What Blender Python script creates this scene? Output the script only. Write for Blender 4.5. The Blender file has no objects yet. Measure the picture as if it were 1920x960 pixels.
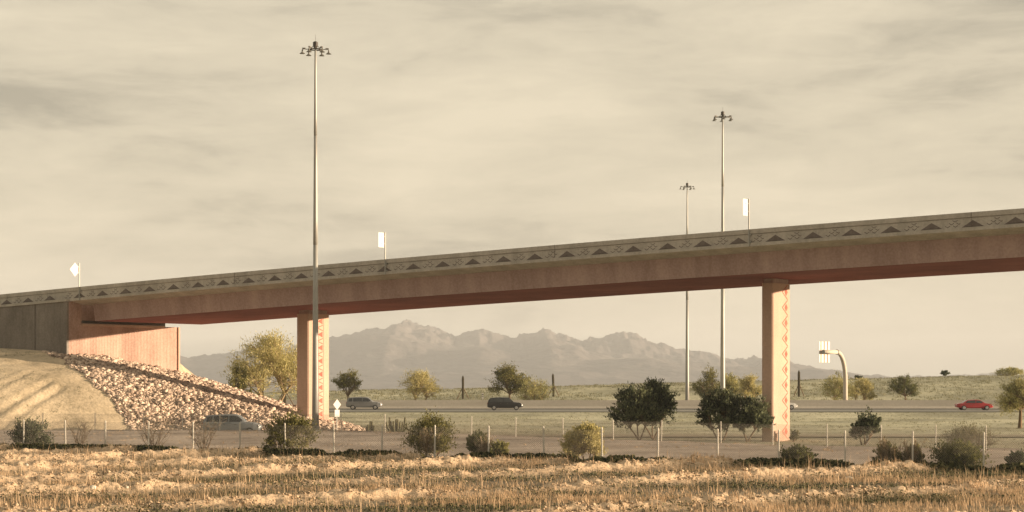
import bpy, math, random
import numpy as np
from mathutils import Vector, Matrix
R = math.radians
scene = bpy.context.scene
col = scene.collection
# ------------------------------------------------------------------ camera
CAMZ = 5.1; F = 3580.0; YH = 705.0
cam = bpy.data.cameras.new('camera'); camo = bpy.data.objects.new('camera', cam); col.objects.link(camo)
camo.location = (0, 0, CAMZ); camo.rotation_euler = (R(90), 0, 0)
cam.sensor_width = 36; cam.lens = 36*F/1920; cam.shift_y = 225/1920; cam.clip_end = 60000; cam.clip_start = .5
scene.camera = camo
# ------------------------------------------------------------------ sun and sky
SUN_AZ = (0.997, -0.085)      # direction towards the sun on the ground
SUN_EL = R(5.0)
saz = Vector((SUN_AZ[0], SUN_AZ[1], 0)).normalized()
sdir = Vector((saz.x*math.cos(SUN_EL), saz.y*math.cos(SUN_EL), math.sin(SUN_EL)))
sl = bpy.data.lights.new('sun', 'SUN'); sl.energy = 5.0; sl.angle = R(.5); sl.color = (1.0, .76, .52)
so = bpy.data.objects.new('sun', sl); col.objects.link(so)
so.rotation_euler = sdir.to_track_quat('Z', 'Y').to_euler()
w = bpy.data.worlds.new('World'); scene.world = w; w.use_nodes = True
nt = w.node_tree; N = nt.nodes; L = nt.links
bg = N['Background']; bg.inputs['Strength'].default_value = .1
sky = N.new('ShaderNodeTexSky'); sky.sky_type = 'NISHITA'; sky.sun_disc = False
sky.sun_elevation = SUN_EL; sky.sun_rotation = math.atan2(saz.x, saz.y); sky.dust_density = 3.0
tc = N.new('ShaderNodeTexCoord')
mp = N.new('ShaderNodeMapping'); mp.inputs['Scale'].default_value = (3.2, 1.2, 13.0); mp.inputs['Rotation'].default_value = (0, R(-7), 0)
mp.inputs['Location'].default_value = (3.1, .4, 1.7)
n1 = N.new('ShaderNodeTexNoise'); n1.inputs['Scale'].default_value = 1.5; n1.inputs['Detail'].default_value = 11; n1.inputs['Roughness'].default_value = .60; n1.inputs['Distortion'].default_value = .35
L.new(tc.outputs['Generated'], mp.inputs['Vector']); L.new(mp.outputs['Vector'], n1.inputs['Vector'])
cr = N.new('ShaderNodeValToRGB')
e = cr.color_ramp.elements
e[0].position = .30; e[0].color = (.40, .355, .27, 1)
e[1].position = .68; e[1].color = (.78, .675, .50, 1)
m_ = cr.color_ramp.elements.new(.47); m_.color = (.63, .55, .41, 1)
mp2 = N.new('ShaderNodeMapping'); mp2.inputs['Scale'].default_value = (9, 3, 46); mp2.inputs['Rotation'].default_value = (0, R(-5), 0)
n2 = N.new('ShaderNodeTexNoise'); n2.inputs['Scale'].default_value = 1.6; n2.inputs['Detail'].default_value = 10; n2.inputs['Roughness'].default_value = .66; n2.inputs['Distortion'].default_value = .8
L.new(tc.outputs['Generated'], mp2.inputs['Vector']); L.new(mp2.outputs['Vector'], n2.inputs['Vector'])
nm = N.new('ShaderNodeMath'); nm.operation = 'MULTIPLY_ADD'; nm.inputs[1].default_value = .34
ns = N.new('ShaderNodeMath'); ns.operation = 'SUBTRACT'; ns.inputs[1].default_value = .17
L.new(n2.outputs['Fac'], nm.inputs[0]); L.new(n1.outputs['Fac'], nm.inputs[2]); L.new(nm.outputs[0], ns.inputs[0]); L.new(ns.outputs[0], cr.inputs['Fac'])
mul = N.new('ShaderNodeVectorMath'); mul.operation = 'SCALE'; mul.inputs['Scale'].default_value = 4.5
L.new(cr.outputs['Color'], mul.inputs[0])
mx = N.new('ShaderNodeMix'); mx.data_type = 'RGBA'; mx.inputs[0].default_value = .93
L.new(sky.outputs['Color'], mx.inputs[6]); L.new(mul.outputs['Vector'], mx.inputs[7])
# unseen sky behind the camera dimmed by an added factor, deepening front-facing shade
sp = N.new('ShaderNodeSeparateXYZ'); mr = N.new('ShaderNodeMapRange'); mr.interpolation_type = 'SMOOTHSTEP'
mr.inputs['From Min'].default_value = -.55; mr.inputs['From Max'].default_value = .65; mr.inputs['To Min'].default_value = .68; mr.inputs['To Max'].default_value = 1
L.new(tc.outputs['Generated'], sp.inputs[0]); L.new(sp.outputs['Y'], mr.inputs['Value'])
ms = N.new('ShaderNodeVectorMath'); ms.operation = 'SCALE'
L.new(mx.outputs[2], ms.inputs[0]); L.new(mr.outputs[0], ms.inputs['Scale']); L.new(ms.outputs['Vector'], bg.inputs['Color'])
scene.view_settings.view_transform = 'Standard'; scene.view_settings.look = 'None'
scene.view_settings.exposure = 1.30; scene.view_settings.gamma = 1
scene.render.resolution_x = 1024; scene.render.resolution_y = 512
if hasattr(scene, 'cycles'):
    scene.cycles.volume_bounces = 0; scene.cycles.max_bounces = 6
HAZE_DENSITY = 1.1e-4

# ------------------------------------------------------------------ helpers
def lin(r, g, b):
    f = lambda c: (c/255/12.92) if c/255 <= .04045 else ((c/255+.055)/1.055)**2.4
    return (f(r), f(g), f(b), 1)
def P(px, py, Z):
    return Vector(((px-960)/F*Z, Z, CAMZ-(py-YH)*Z/F))
_rs = np.random.RandomState(7)
_tab = _rs.rand(256, 256)
def vnoise(x, y):
    x = np.asarray(x, float); y = np.asarray(y, float)
    xi = np.floor(x).astype(int); yi = np.floor(y).astype(int)
    fx = x-xi; fy = y-yi; fx = fx*fx*(3-2*fx); fy = fy*fy*(3-2*fy)
    a = _tab[xi & 255, yi & 255]; b = _tab[(xi+1) & 255, yi & 255]
    c = _tab[xi & 255, (yi+1) & 255]; d = _tab[(xi+1) & 255, (yi+1) & 255]
    return (a*(1-fx)+b*fx)*(1-fy)+(c*(1-fx)+d*fx)*fy
def fbm(x, y, o=4):
    s = 0; a = .5; t = 0
    for i in range(o):
        s = s+a*vnoise(x*2**i+i*17.3, y*2**i+i*9.1); t += a; a *= .5
    return s/t
def sstep(a, b, x):
    t = np.clip((x-a)/(b-a), 0, 1); return t*t*(3-2*t)

def mat(name, cols, scale=1.0, detail=6, rough=.9, bump=0, bscale=None, bdist=.05, attr=None, metallic=0, spec=.2, stretch=(1, 1, 1), trans=0, fine=0):
    """procedural noise coloured surface; cols = 2..4 linear colours; attr = vertex value that varies colour"""
    m = bpy.data.materials.new(name); m.use_nodes = True
    nt = m.node_tree; N = nt.nodes; L = nt.links; b = N['Principled BSDF']
    b.inputs['Roughness'].default_value = rough; b.inputs['Metallic'].default_value = metallic
    b.inputs['Specular IOR Level'].default_value = spec
    tc = N.new('ShaderNodeTexCoord'); mp = N.new('ShaderNodeMapping'); mp.inputs['Scale'].default_value = stretch
    L.new(tc.outputs['Object'], mp.inputs['Vector'])
    nz = N.new('ShaderNodeTexNoise'); nz.inputs['Scale'].default_value = scale; nz.inputs['Detail'].default_value = detail; nz.inputs['Roughness'].default_value = .62
    L.new(mp.outputs['Vector'], nz.inputs['Vector'])
    fac = nz.outputs['Fac']
    if attr:
        at = N.new('ShaderNodeAttribute'); at.attribute_name = attr
        ad = N.new('ShaderNodeMath'); ad.operation = 'MULTIPLY_ADD'; ad.inputs[1].default_value = .5; 
        L.new(fac, ad.inputs[0])
        a2 = N.new('ShaderNodeMath'); a2.operation = 'MULTIPLY'; a2.inputs[1].default_value = .5
        L.new(at.outputs['Fac'], a2.inputs[0]); L.new(a2.outputs[0], ad.inputs[2]); fac = ad.outputs[0]
    if fine:
        nf = N.new('ShaderNodeTexNoise'); nf.inputs['Scale'].default_value = fine; nf.inputs['Detail'].default_value = 3
        L.new(tc.outputs['Object'], nf.inputs['Vector'])
        af = N.new('ShaderNodeMath'); af.operation = 'MULTIPLY_ADD'; af.inputs[1].default_value = .45
        sf = N.new('ShaderNodeMath'); sf.operation = 'MULTIPLY_ADD'; sf.inputs[1].default_value = .8; sf.inputs[2].default_value = -.4*.45+.03
        L.new(nf.outputs['Fac'], af.inputs[0]); L.new(fac, sf.inputs[0]); L.new(sf.outputs[0], af.inputs[2]); fac = af.outputs[0]
    rp = N.new('ShaderNodeValToRGB'); el = rp.color_ramp.elements
    n = len(cols); el[0].position = .32; el[0].color = cols[0]; el[1].position = .68; el[1].color = cols[-1]
    for i in range(1, n-1):
        q = el.new(.32+.36*i/(n-1)); q.color = cols[i]
    L.new(fac, rp.inputs['Fac']); L.new(rp.outputs['Color'], b.inputs['Base Color'])
    if bump:
        nb = N.new('ShaderNodeTexNoise'); nb.inputs['Scale'].default_value = bscale or scale*4; nb.inputs['Detail'].default_value = 4
        L.new(tc.outputs['Object'], nb.inputs['Vector'])
        bp = N.new('ShaderNodeBump'); bp.inputs['Strength'].default_value = bump; bp.inputs['Distance'].default_value = bdist
        L.new(nb.outputs['Fac'], bp.inputs['Height']); L.new(bp.outputs['Normal'], b.inputs['Normal'])
    if trans:
        tr = N.new('ShaderNodeBsdfTranslucent'); L.new(rp.outputs['Color'], tr.inputs['Color'])
        ms = N.new('ShaderNodeMixShader'); ms.inputs[0].default_value = trans
        L.new(b.outputs[0], ms.inputs[1]); L.new(tr.outputs[0], ms.inputs[2]); L.new(ms.outputs[0], N['Material Output'].inputs['Surface'])
    return m
def c3(r, g, b): return (r, g, b, 1)

def tag(o, label=None, cat=None, group=None, kind=None):
    if label: o['label'] = label
    if cat: o['category'] = cat
    if group: o['group'] = group
    if kind: o['kind'] = kind
    return o
def empty(name, loc, label, cat, group=None, rz=0):
    o = bpy.data.objects.new(name, None); col.objects.link(o); o.location = loc; o.rotation_euler = (0, 0, rz)
    o.empty_display_size = .2
    return tag(o, label, cat, group)
def mesh_np(name, verts, faces, material, parent=None, smooth=False, attrs=None):
    me = bpy.data.meshes.new(name)
    verts = np.asarray(verts, np.float32); faces = np.asarray(faces, np.int32)
    k = faces.shape[1]
    me.vertices.add(len(verts)); me.vertices.foreach_set('co', verts.ravel())
    me.loops.add(faces.size); me.loops.foreach_set('vertex_index', faces.ravel())
    me.polygons.add(len(faces)); me.polygons.foreach_set('loop_start', np.arange(0, faces.size, k, dtype=np.int32))
    me.polygons.foreach_set('loop_total', np.full(len(faces), k, np.int32))
    if smooth: me.polygons.foreach_set('use_smooth', np.ones(len(faces), bool))
    me.update(); me.validate()
    if attrs:
        for an, av in attrs.items():
            a = me.attributes.new(an, 'FLOAT', 'POINT'); a.data.foreach_set('value', np.asarray(av, np.float32))
    for m in (material if isinstance(material, (list, tuple)) else [material]): me.materials.append(m)
    o = bpy.data.objects.new(name, me); col.objects.link(o)
    if parent: o.parent = parent
    return o
class MB:
    def __init__(s): s.v = []; s.f = []
    def poly(s, pts):
        b = len(s.v); s.v += [tuple(p) for p in pts]; s.f.append(tuple(range(b, b+len(pts))))
    def box(s, c, d, M=None):
        x, y, z = c; a, b, h = d[0]/2, d[1]/2, d[2]/2
        pts = [Vector((x+i*a, y+j*b, z+k*h)) for k in (-1, 1) for j in (-1, 1) for i in (-1, 1)]
        if M: pts = [M @ p for p in pts]
        o = len(s.v); s.v += [tuple(p) for p in pts]
        for f in ((0, 2, 3, 1), (4, 5, 7, 6), (0, 1, 5, 4), (2, 6, 7, 3), (0, 4, 6, 2), (1, 3, 7, 5)): s.f.append(tuple(o+i for i in f))
    def tube(s, pts, rad, n=8, caps=True):
        pts = [Vector(p) for p in pts]
        if not isinstance(rad, (list, tuple)): rad = [rad]*len(pts)
        rings = []; up = None
        for i, p in enumerate(pts):
            d = (pts[min(i+1, len(pts)-1)]-pts[max(i-1, 0)])
            if d.length < 1e-9: d = Vector((0, 0, 1))
            d.normalize()
            if up is None: up = d.orthogonal().normalized()
            a = (up-d*up.dot(d))
            a = a.normalized() if a.length > 1e-6 else d.orthogonal().normalized()
            up = a; b = d.cross(a)
            o = len(s.v)
            for k in range(n):
                t = 2*math.pi*k/n; s.v.append(tuple(p+(a*math.cos(t)+b*math.sin(t))*rad[i]))
            rings.append(o)
        for r0, r1 in zip(rings, rings[1:]):
            for k in range(n): s.f.append((r0+k, r0+(k+1) % n, r1+(k+1) % n, r1+k))
        if caps:
            s.f.append(tuple(rings[0]+k for k in reversed(range(n)))); s.f.append(tuple(rings[-1]+k for k in range(n)))
    def loft(s, rings, close=True, caps=True):
        n = len(rings[0]); o = len(s.v)
        for r in rings: s.v += [tuple(p) for p in r]
        for i in range(len(rings)-1):
            for k in range(n if close else n-1):
                k2 = (k+1) % n; s.f.append((o+i*n+k, o+i*n+k2, o+(i+1)*n+k2, o+(i+1)*n+k))
        if caps and close:
            s.f.append(tuple(o+k for k in reversed(range(n)))); s.f.append(tuple(o+(len(rings)-1)*n+k for k in range(n)))
    def build(s, name, m, parent=None, smooth=False, bevel=0):
        me = bpy.data.meshes.new(name); me.from_pydata(s.v, [], s.f); me.update()
        if smooth:
            for p in me.polygons: p.use_smooth = True
        me.materials.append(m)
        o = bpy.data.objects.new(name, me); col.objects.link(o)
        if parent: o.parent = parent
        if bevel:
            md = o.modifiers.new('bevel', 'BEVEL'); md.width = bevel; md.segments = 2; md.limit_method = 'ANGLE'
        return o

# ------------------------------------------------------------------ materials
M = {}
M['soil'] = mat('soil', [c3(.21, .175, .12), c3(.41, .31, .21), c3(.60, .455, .31)], .5, 8, bump=.8, bscale=4, bdist=.12, fine=7, attr='rnd')
M['green_ground'] = mat('green_ground', [c3(.28, .265, .185), c3(.54, .51, .355), c3(.80, .75, .55)], .06, 8, bump=.8, bscale=3, bdist=.06, fine=2.2)
M['gravel'] = mat('gravel', [c3(.28, .225, .185), c3(.47, .385, .32), c3(.68, .57, .48)], .15, 8, bump=1, bscale=5, bdist=.08, fine=4.5)
M['sand'] = mat('sand', [c3(.40, .33, .225), c3(.57, .47, .33), c3(.72, .60, .43)], .25, 8, bump=.8, bscale=4, bdist=.07, fine=3)
M['dirt_road'] = mat('dirt_road', [c3(.40, .35, .25), c3(.50, .44, .32)], .3, 6, fine=4)
M['asphalt'] = mat('asphalt', [c3(.26, .25, .22), c3(.34, .325, .29)], .4, 6, stretch=(.1, 1, 1), fine=5)
M['barrier_shade'] = mat('painted_barrier_shade', [c3(.05, .047, .042), c3(.08, .075, .068)], .4, 6, stretch=(.1, 1, 1))  # near-black colour that stands in for shade at the barrier foot
M['paint'] = mat('road_paint', [c3(.6, .57, .5), c3(.75, .72, .65)], 3)
M['barrier'] = mat('barrier_concrete', [c3(.48, .45, .39), c3(.60, .56, .49)], .5, 6, stretch=(.25, 1, 2), fine=3)
M['parapet'] = mat('parapet_concrete', [c3(.35, .325, .285), c3(.45, .42, .37), c3(.54, .505, .45)], .6, 7, stretch=(1.3, 1.3, .22), bump=.3, bscale=9, bdist=.02, fine=6)
M['soffit'] = mat('shaded_soffit_concrete', [c3(.15, .05, .05), c3(.21, .075, .07), c3(.27, .105, .095)], .35, 7, stretch=(.5, .5, 1.6), fine=6)  # underside shade and red bounce light put into the colour, darker than the girder
M['relief'] = mat('relief_concrete', [c3(.14, .118, .105), c3(.20, .172, .155)], 3, 5, fine=8)
M['girder'] = mat('girder_concrete', [c3(.33, .235, .21), c3(.42, .305, .275), c3(.50, .375, .335)], .6, 8, stretch=(1.1, 1.1, .16), bump=.25, bscale=7, bdist=.02, fine=6)
M['pier'] = mat('pier_concrete', [c3(.48, .34, .265), c3(.55, .395, .31), c3(.61, .45, .355)], .5, 7, stretch=(1, 1, .35), bump=.3, bscale=9, bdist=.015, fine=7)
M['pier_red'] = mat('pier_red_paint', [c3(.42, .12, .09), c3(.52, .17, .13)], 2, 5)
M['wall'] = mat('ribbed_wall_concrete', [c3(.36, .24, .195), c3(.48, .33, .27), c3(.57, .41, .34)], .6, 7, stretch=(1, 1, .4), fine=6)
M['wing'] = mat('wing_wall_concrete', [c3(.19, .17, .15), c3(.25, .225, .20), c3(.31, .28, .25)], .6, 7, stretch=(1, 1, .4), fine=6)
M['steel'] = mat('galvanised_steel', [c3(.33, .33, .31), c3(.45, .45, .42)], 1.5, 4, rough=.55, metallic=.35, stretch=(1, 1, .2))
M['darksteel'] = mat('dark_fitting', [c3(.05, .045, .04), c3(.09, .08, .07)], 2, 3, rough=.5)
M['fitting'] = mat('grey_fitting', [c3(.12, .115, .10), c3(.20, .19, .17)], 2, 3, rough=.5)
M['aluminium'] = mat('sign_back_aluminium', [c3(.60, .58, .56), c3(.70, .68, .66)], 2, 3, rough=.5, spec=.4)
M['rib'] = mat('sign_rib', [c3(.45, .27, .18), c3(.55, .34, .24)], 2, 3, rough=.6)
M['beige_steel'] = mat('beige_painted_steel', [c3(.54, .48, .40), c3(.64, .57, .48)], 1.2, 4, rough=.6)
M['post'] = mat('fence_post_steel', [c3(.60, .56, .49), c3(.74, .70, .62)], 3, 4, rough=.55)
M['wire'] = mat('fence_wire', [c3(.24, .22, .19), c3(.34, .31, .27)], 3, 2, rough=.6)
M['bark'] = mat('bark', [c3(.13, .09, .055), c3(.24, .17, .11)], 4, 4)
M['barklight'] = mat('pale_bark', [c3(.30, .22, .13), c3(.42, .32, .20)], 4, 4)
M['twig'] = mat('bare_twig', [c3(.15, .115, .085), c3(.27, .215, .165)], 2, 3)
M['saguaro'] = mat('saguaro_skin', [c3(.045, .038, .022), c3(.085, .07, .04)], 4, 4)
M['wood'] = mat('stake_wood', [c3(.13, .09, .055), c3(.22, .16, .1)], 4, 4)
M['cactus'] = mat('cactus_skin', [c3(.085, .085, .045), c3(.15, .145, .08)], 4, 4)
def leafmat(n, a, b, c, t=.3): return mat(n, [c3(*a), c3(*b), c3(*c)], .9, 3, rough=.75, attr='rnd', trans=t)
M['leaf_yellow'] = leafmat('palo_verde_leaf', (.16, .165, .07), (.37, .355, .15), (.60, .55, .26), .35)
M['leaf_olive'] = leafmat('olive_leaf', (.07, .075, .03), (.17, .165, .06), (.34, .31, .11))
M['leaf_dark'] = leafmat('dark_leaf', (.04, .052, .036), (.10, .12, .072), (.23, .25, .14), .3)
M['leaf_green'] = leafmat('green_leaf', (.06, .075, .03), (.14, .15, .055), (.25, .24, .09))
M['leaf_gold'] = leafmat('gold_leaf', (.24, .22, .085), (.49, .44, .19), (.72, .64, .33), .35)
M['leaf_grey'] = leafmat('grey_leaf', (.15, .15, .09), (.24, .23, .14), (.33, .31, .20))
M['leaf_dry'] = leafmat('dry_leaf', (.22, .165, .10), (.34, .265, .17), (.46, .37, .25))
M['creeper'] = leafmat('creeper_leaf', (.04, .046, .024), (.11, .115, .055), (.25, .23, .11), .2)
M['grass'] = leafmat('grass_blade', (.17, .15, .09), (.50, .35, .215), (.82, .60, .39), .35)
M['stone'] = mat('riprap_stone', [c3(.22, .17, .135), c3(.50, .39, .31), c3(.76, .62, .50)], .8, 3, attr='rnd', bump=.4, bscale=8)
M['pale_stone'] = mat('pale_stone', [c3(.62, .56, .47), c3(.75, .7, .6)], 5, 3)
M['mountain'] = mat('mountain_rock', [c3(.085, .075, .072), c3(.115, .10, .097), c3(.145, .128, .12)], .004, 9, bump=1, bscale=.012, bdist=25)
M['tyre'] = mat('tyre_rubber', [c3(.02, .02, .02), c3(.035, .035, .035)], 5)
M['rim'] = mat('wheel_rim', [c3(.4, .4, .4), c3(.55, .55, .55)], 5, rough=.35, metallic=.8)
M['glass'] = mat('dark_window_glass', [c3(.02, .022, .024), c3(.04, .042, .044)], 2, rough=.08, spec=.8)
M['lamp_clear'] = mat('headlight_lens', [c3(.6, .6, .58), c3(.75, .75, .72)], 2, rough=.15)
M['lamp_red'] = mat('tail_lens', [c3(.35, .02, .02), c3(.45, .03, .03)], 2, rough=.15)
def carpaint(n, c): return mat(n, [c3(*[x*.92 for x in c]), c3(*c)], .6, 2, rough=.25, spec=.6)
M['car_grey'] = carpaint('grey_car_paint', (.20, .205, .21)); M['car_black'] = carpaint('black_car_paint', (.018, .018, .02))
M['car_red'] = carpaint('red_car_paint', (.42, .03, .035)); M['car_white'] = carpaint('white_car_paint', (.7, .69, .66))
M['car_blue'] = carpaint('blue_grey_car_paint', (.23, .25, .27))

# ------------------------------------------------------------------ bridge frame of reference
D2 = Vector((.834, -.551, 0)).normalized(); V2 = Vector((-D2.y, D2.x, 0))   # along / across (away from viewer)
B0 = Vector((-50, 186, 0))
UC = 9.7                                                        # t of the abutment corner
def BP(t, v, z): 
    p = B0+D2*t+V2*v; return Vector((p.x, p.y, z))
def ztop(t): return CAMZ+7.93+.0435*t-.00009*t*t                # parapet top
# ------------------------------------------------------------------ terrain functions
def edgeY(X):
    return np.interp(X, [-200, -42, -15.7, -2.4, 18.3, 30.8, 80, 300], [156, 156, 156, 143, 121, 115, 92, 20])
def fenceY(X):   # near fence line
    return 116.5-(X+31.2)*(27.9/55.0)
def h_crest(X): return np.interp(X, [-300, -36, 96, 400], [2.0, 2.0, 5.0, 6.0])
def hg(X, Y):
    X = np.asarray(X, float); Y = np.asarray(Y, float)
    fy = fenceY(X); ey = edgeY(X)
    z = np.full(np.broadcast(X, Y).shape, .6)
    berm = .6+.12*np.sin(np.clip((Y-fy)/(ey-fy+1e-6), 0, 1)*math.pi)+.1*sstep(0, 1, (Y-fy)/(ey-fy+1e-6))
    z = np.where(Y > fy, berm, z)
    k = sstep(0, 3.5, Y-ey); z = z*(1-k)
    z = z+(fbm(X*.35, Y*.35, 4)-.5)*.16*sstep(0, 6, Y-fy)*(1-sstep(225, 245, Y))*(1-.9*(sstep(154, 157, Y)*(1-sstep(165, 167, Y))))
    z = z+.3*sstep(235, 250, Y)
    b = sstep(300, 362, Y); z = z+b*(h_crest(X)-.3)+(fbm(X*.08, Y*.08, 4)-.5)*.8*b
    z = z-sstep(370, 600, Y)*34
    return z
def h_emb(X, Y):
    X = np.asarray(X, float); Y = np.asarray(Y, float)
    rx = X-B0.x; ry = Y-B0.y
    u = rx*D2.x+ry*D2.y-UC; v = rx*V2.x+ry*V2.y
    s1 = np.minimum(7.6+.002*(X+42)+.163*(Y-181), 8.6)
    s2 = 5.8+.5*(Y-170)-.3*(np.minimum(X, -30)+43.2)-.1*np.maximum(X+30, 0)
    s3 = .5*(Y-156.5)
    zr = 7.6-.15*np.clip(v, 0, 40)-.08*np.clip(-v, 0, 60)-.232*np.maximum(u, -3)
    zs = np.stack([s1, s2, s3, zr]); K = 1.1
    z = -np.log(np.exp(-zs*K).sum(0))/K+.15
    z = np.where(u < 0, z+np.clip(v, 0, 30)*.15*sstep(0, 4, -u), z)
    z = z-np.clip(v-15.6, 0, 100)/1.7
    return z+(fbm(X*.25+4, Y*.25, 4)-.5)*.5*sstep(-.2, 1.5, z)*sstep(.4, 3, np.abs(v)+np.abs(u)*(u > 0))
def h_all(X, Y): return np.maximum(hg(X, Y), h_emb(X, Y))
def gz(x, y): return float(h_all(x, y))
def hit(px, py, z0=60, z1=420):
    Z = z0
    while Z < z1:
        p = P(px, py, Z)
        if p.z <= gz(p.x, p.y): return p
        Z += .4
    return P(px, py, z1)
def G(px, Z):
    x = (px-960)/F*Z; return Vector((x, Z, gz(x, Z)))

def grid(name, xs, ys, hf, m, mask=None, parent=None, af=None):
    X, Y = np.meshgrid(xs, ys); Zz = hf(X, Y); A = af(X, Y).ravel() if af else None
    nx = len(xs); ny = len(ys)
    v = np.stack([X.ravel(), Y.ravel(), Zz.ravel()], 1)
    i = np.arange(nx*ny).reshape(ny, nx)
    f = np.stack([i[:-1, :-1].ravel(), i[:-1, 1:].ravel(), i[1:, 1:].ravel(), i[1:, :-1].ravel()], 1)
    if mask is not None:
        mk = mask(X, Y, Zz).ravel(); f = f[mk[f].any(1)]
        used = np.unique(f); re = np.full(len(v), -1); re[used] = np.arange(len(used)); v = v[used]; f = re[f]
        if A is not None: A = A[used]
    return mesh_np(name, v, f, m, parent, smooth=True, attrs={'rnd': A} if A is not None else None)

# ---- far ground sheet (everything beyond the gravel verge and all round)
xs = np.concatenate([[-9000, -4000, -2000, -1000, -500, -300, -200, -150], np.arange(-110, 110.1, .8), [150, 200, 300, 500, 1000, 2000, 4000, 9000]])
ys = np.concatenate([[-2000, -500, -100, 0, 30, 60, 80, 95], np.arange(100, 250, .7), np.arange(250, 400, 1.5), [420, 450, 500, 560, 620, 800, 1200, 2000, 3200, 5000, 8000, 12000]])
def hg2(X, Y):
    z = hg(X, Y); return np.where(Y < edgeY(X)+.2, z-.7, z)
tag(grid('ground', xs, ys, hg2, M['green_ground']), kind='structure')
# ---- gravel verge between the fences
def hv(X, Y): return hg(X, Y)+.004
tag(grid('gravel_verge', np.arange(-70, 80.1, .4), np.arange(70, 160.1, .4), hv, M['gravel'],
    lambda X, Y, Z: (Y > fenceY(X)-.5+fbm(X*.8, Y*.8)*2-1) & (Y < edgeY(X)+1.6+1.6*(fbm(X*.5, Y*.5)-.5))), kind='structure')
# ---- ploughed field
RQ = np.array([25, 35, 45.3, 55.8, 65, 73.5, 82, 90.5, 99, 108])
def qf(X, Y): return -.65*X+.76*Y+(fbm(X*.06, Y*.06, 3)-.5)*1.8+(fbm(X*.5, Y*.5, 2)-.5)*.5
def ridge(X, Y):
    q = qf(X, Y); r = 0
    for i, c in enumerate(RQ):
        dq = q-c; a = .40*np.clip((fbm(X*.11+i*31, Y*.11, 3)-.10)*2.2, .55, 1.15)
        r = r+a*np.where(dq < 0, np.exp(-(dq/.85)**2), np.exp(-(dq/.5)**2))
    return r
def hf(X, Y):
    q = ridge(X, Y)
    amp = .05+.20*np.clip(q/.35, 0, 1)
    z = .6+q*(.75+.5*fbm(X*.5+2, Y*.5, 2))+(fbm(X*1.5, Y*1.5, 2)-.5)*amp*.6+(vnoise(X*4.1, Y*4.1)-.5)*amp*.9+(vnoise(X*9.3, Y*9.3)-.5)*amp*.35
    return z*1.0-sstep(-1, 1.0, Y-fenceY(X))*(q)-.04*sstep(-1, 1, Y-fenceY(X))
tag(grid('field', np.arange(-40, 36, .13), np.arange(54, 124, .17), hf, M['soil'], lambda X, Y, Z: (Y < fenceY(X)+1.2) & (np.abs(X) < Y*.33+4), af=lambda X, Y: np.clip(ridge(X, Y)/.28, 0, 1)), kind='structure')
tag(grid('near_ground', np.concatenate([[-600, -200, -90], np.arange(-60, 61, 4), [90, 200, 600]]), np.concatenate([[-600, -200, -60], np.arange(-20, 110, 4)]),
    lambda X, Y: hg(X, Y)-.15, M['soil'], lambda X, Y, Z: (Y < fenceY(X)-4)), kind='structure')
# ---- embankment
def ruts(X, Y):
    r = 0
    for (a, b, w_, dep) in (((-44.5, 160.5), (-41.2, 170), .30, .11), ((-43.0, 160), (-40.0, 169.5), .30, .11), ((-46.2, 163), (-43.4, 171.5), .3, .09)):
        ax, ay = a; bx, by = b; dx = bx-ax; dy = by-ay; l2 = dx*dx+dy*dy
        t = np.clip(((X-ax)*dx+(Y-ay)*dy)/l2, 0, 1); d = np.hypot(X-ax-t*dx, Y-ay-t*dy+(fbm(X*.5, Y*.5)-.5)*.6)
        r = r-dep*np.exp(-(d/w_)**2)+dep*.6*np.exp(-((d-w_*1.9)/w_)**2)
    return r
tag(grid('embankment', np.arange(-95, 5, .35), np.arange(140, 232, .35), lambda X, Y: h_emb(X, Y)+ruts(X, Y), M['sand'],
    lambda X, Y, Z: Z > hg(X, Y)-.35), kind='structure')
# ---- roads
def sheet(name, x0, x1, y0, y1, dz, m, step=4, parent=None):
    return grid(name, np.arange(x0, x1+.1, step), np.linspace(y0, y1, 5), lambda X, Y: hflat(X, Y)+dz, m, parent=parent)
hflat = lambda X, Y: np.where(Y > 200, .3, .0)+0*X
tag(sheet('ramp_road', -120, 160, 157.6, 164.0, .09, M['dirt_road']), kind='structure')
tag(sheet('barrier_shade_strip', -420, 420, 268.6, 275.6, .096, M['barrier_shade']), kind='structure')  # painted shade: dark strip laid on the road along the barrier foot
tag(sheet('highway', -420, 420, 252.5, 299.5, .09, M['asphalt']), kind='structure')
mb = MB()
for y in (253.6, 273.6, 279.4, 298.4): mb.box((0, y, .402), (800, .14, .01))
for y in (257.4, 261.1, 264.9, 283.2, 287, 290.8):
    for k in range(-60, 60): mb.box((k*12.2, y, .402), (3, .12, .01))
tag(mb.build('road_markings', M['paint']), kind='structure')

# ------------------------------------------------------------------ mountains
prof = [(-900, 720), (-500, 690), (-200, 702), (100, 706), (300, 708), (340, 694), (375, 684), (405, 677), (440, 667), (470, 672), (520, 662), (560, 668), (600, 652), (622, 645), (650, 640), (690, 626), (725, 622),
        (748, 615), (768, 607), (790, 615), (815, 619), (835, 630), (862, 637), (885, 630), (905, 624), (930, 632), (958, 641), (985, 633), (1003, 630), (1018, 622),
        (1035, 631), (1058, 634), (1078, 645), (1100, 640), (1130, 637), (1158, 629), (1180, 633), (1205, 644), (1235, 655), (1260, 663), (1290, 667), (1320, 673),
        (1345, 683), (1375, 689), (1390, 680), (1402, 672), (1415, 679), (1430, 681), (1450, 690), (1480, 696), (1505, 697), (1530, 708), (1545, 716), (1700, 722), (2100, 722), (2600, 716), (3200, 722)]
YM = 8200.0
px_ = np.array([p[0] for p in prof]); py_ = np.array([p[1] for p in prof])
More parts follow.
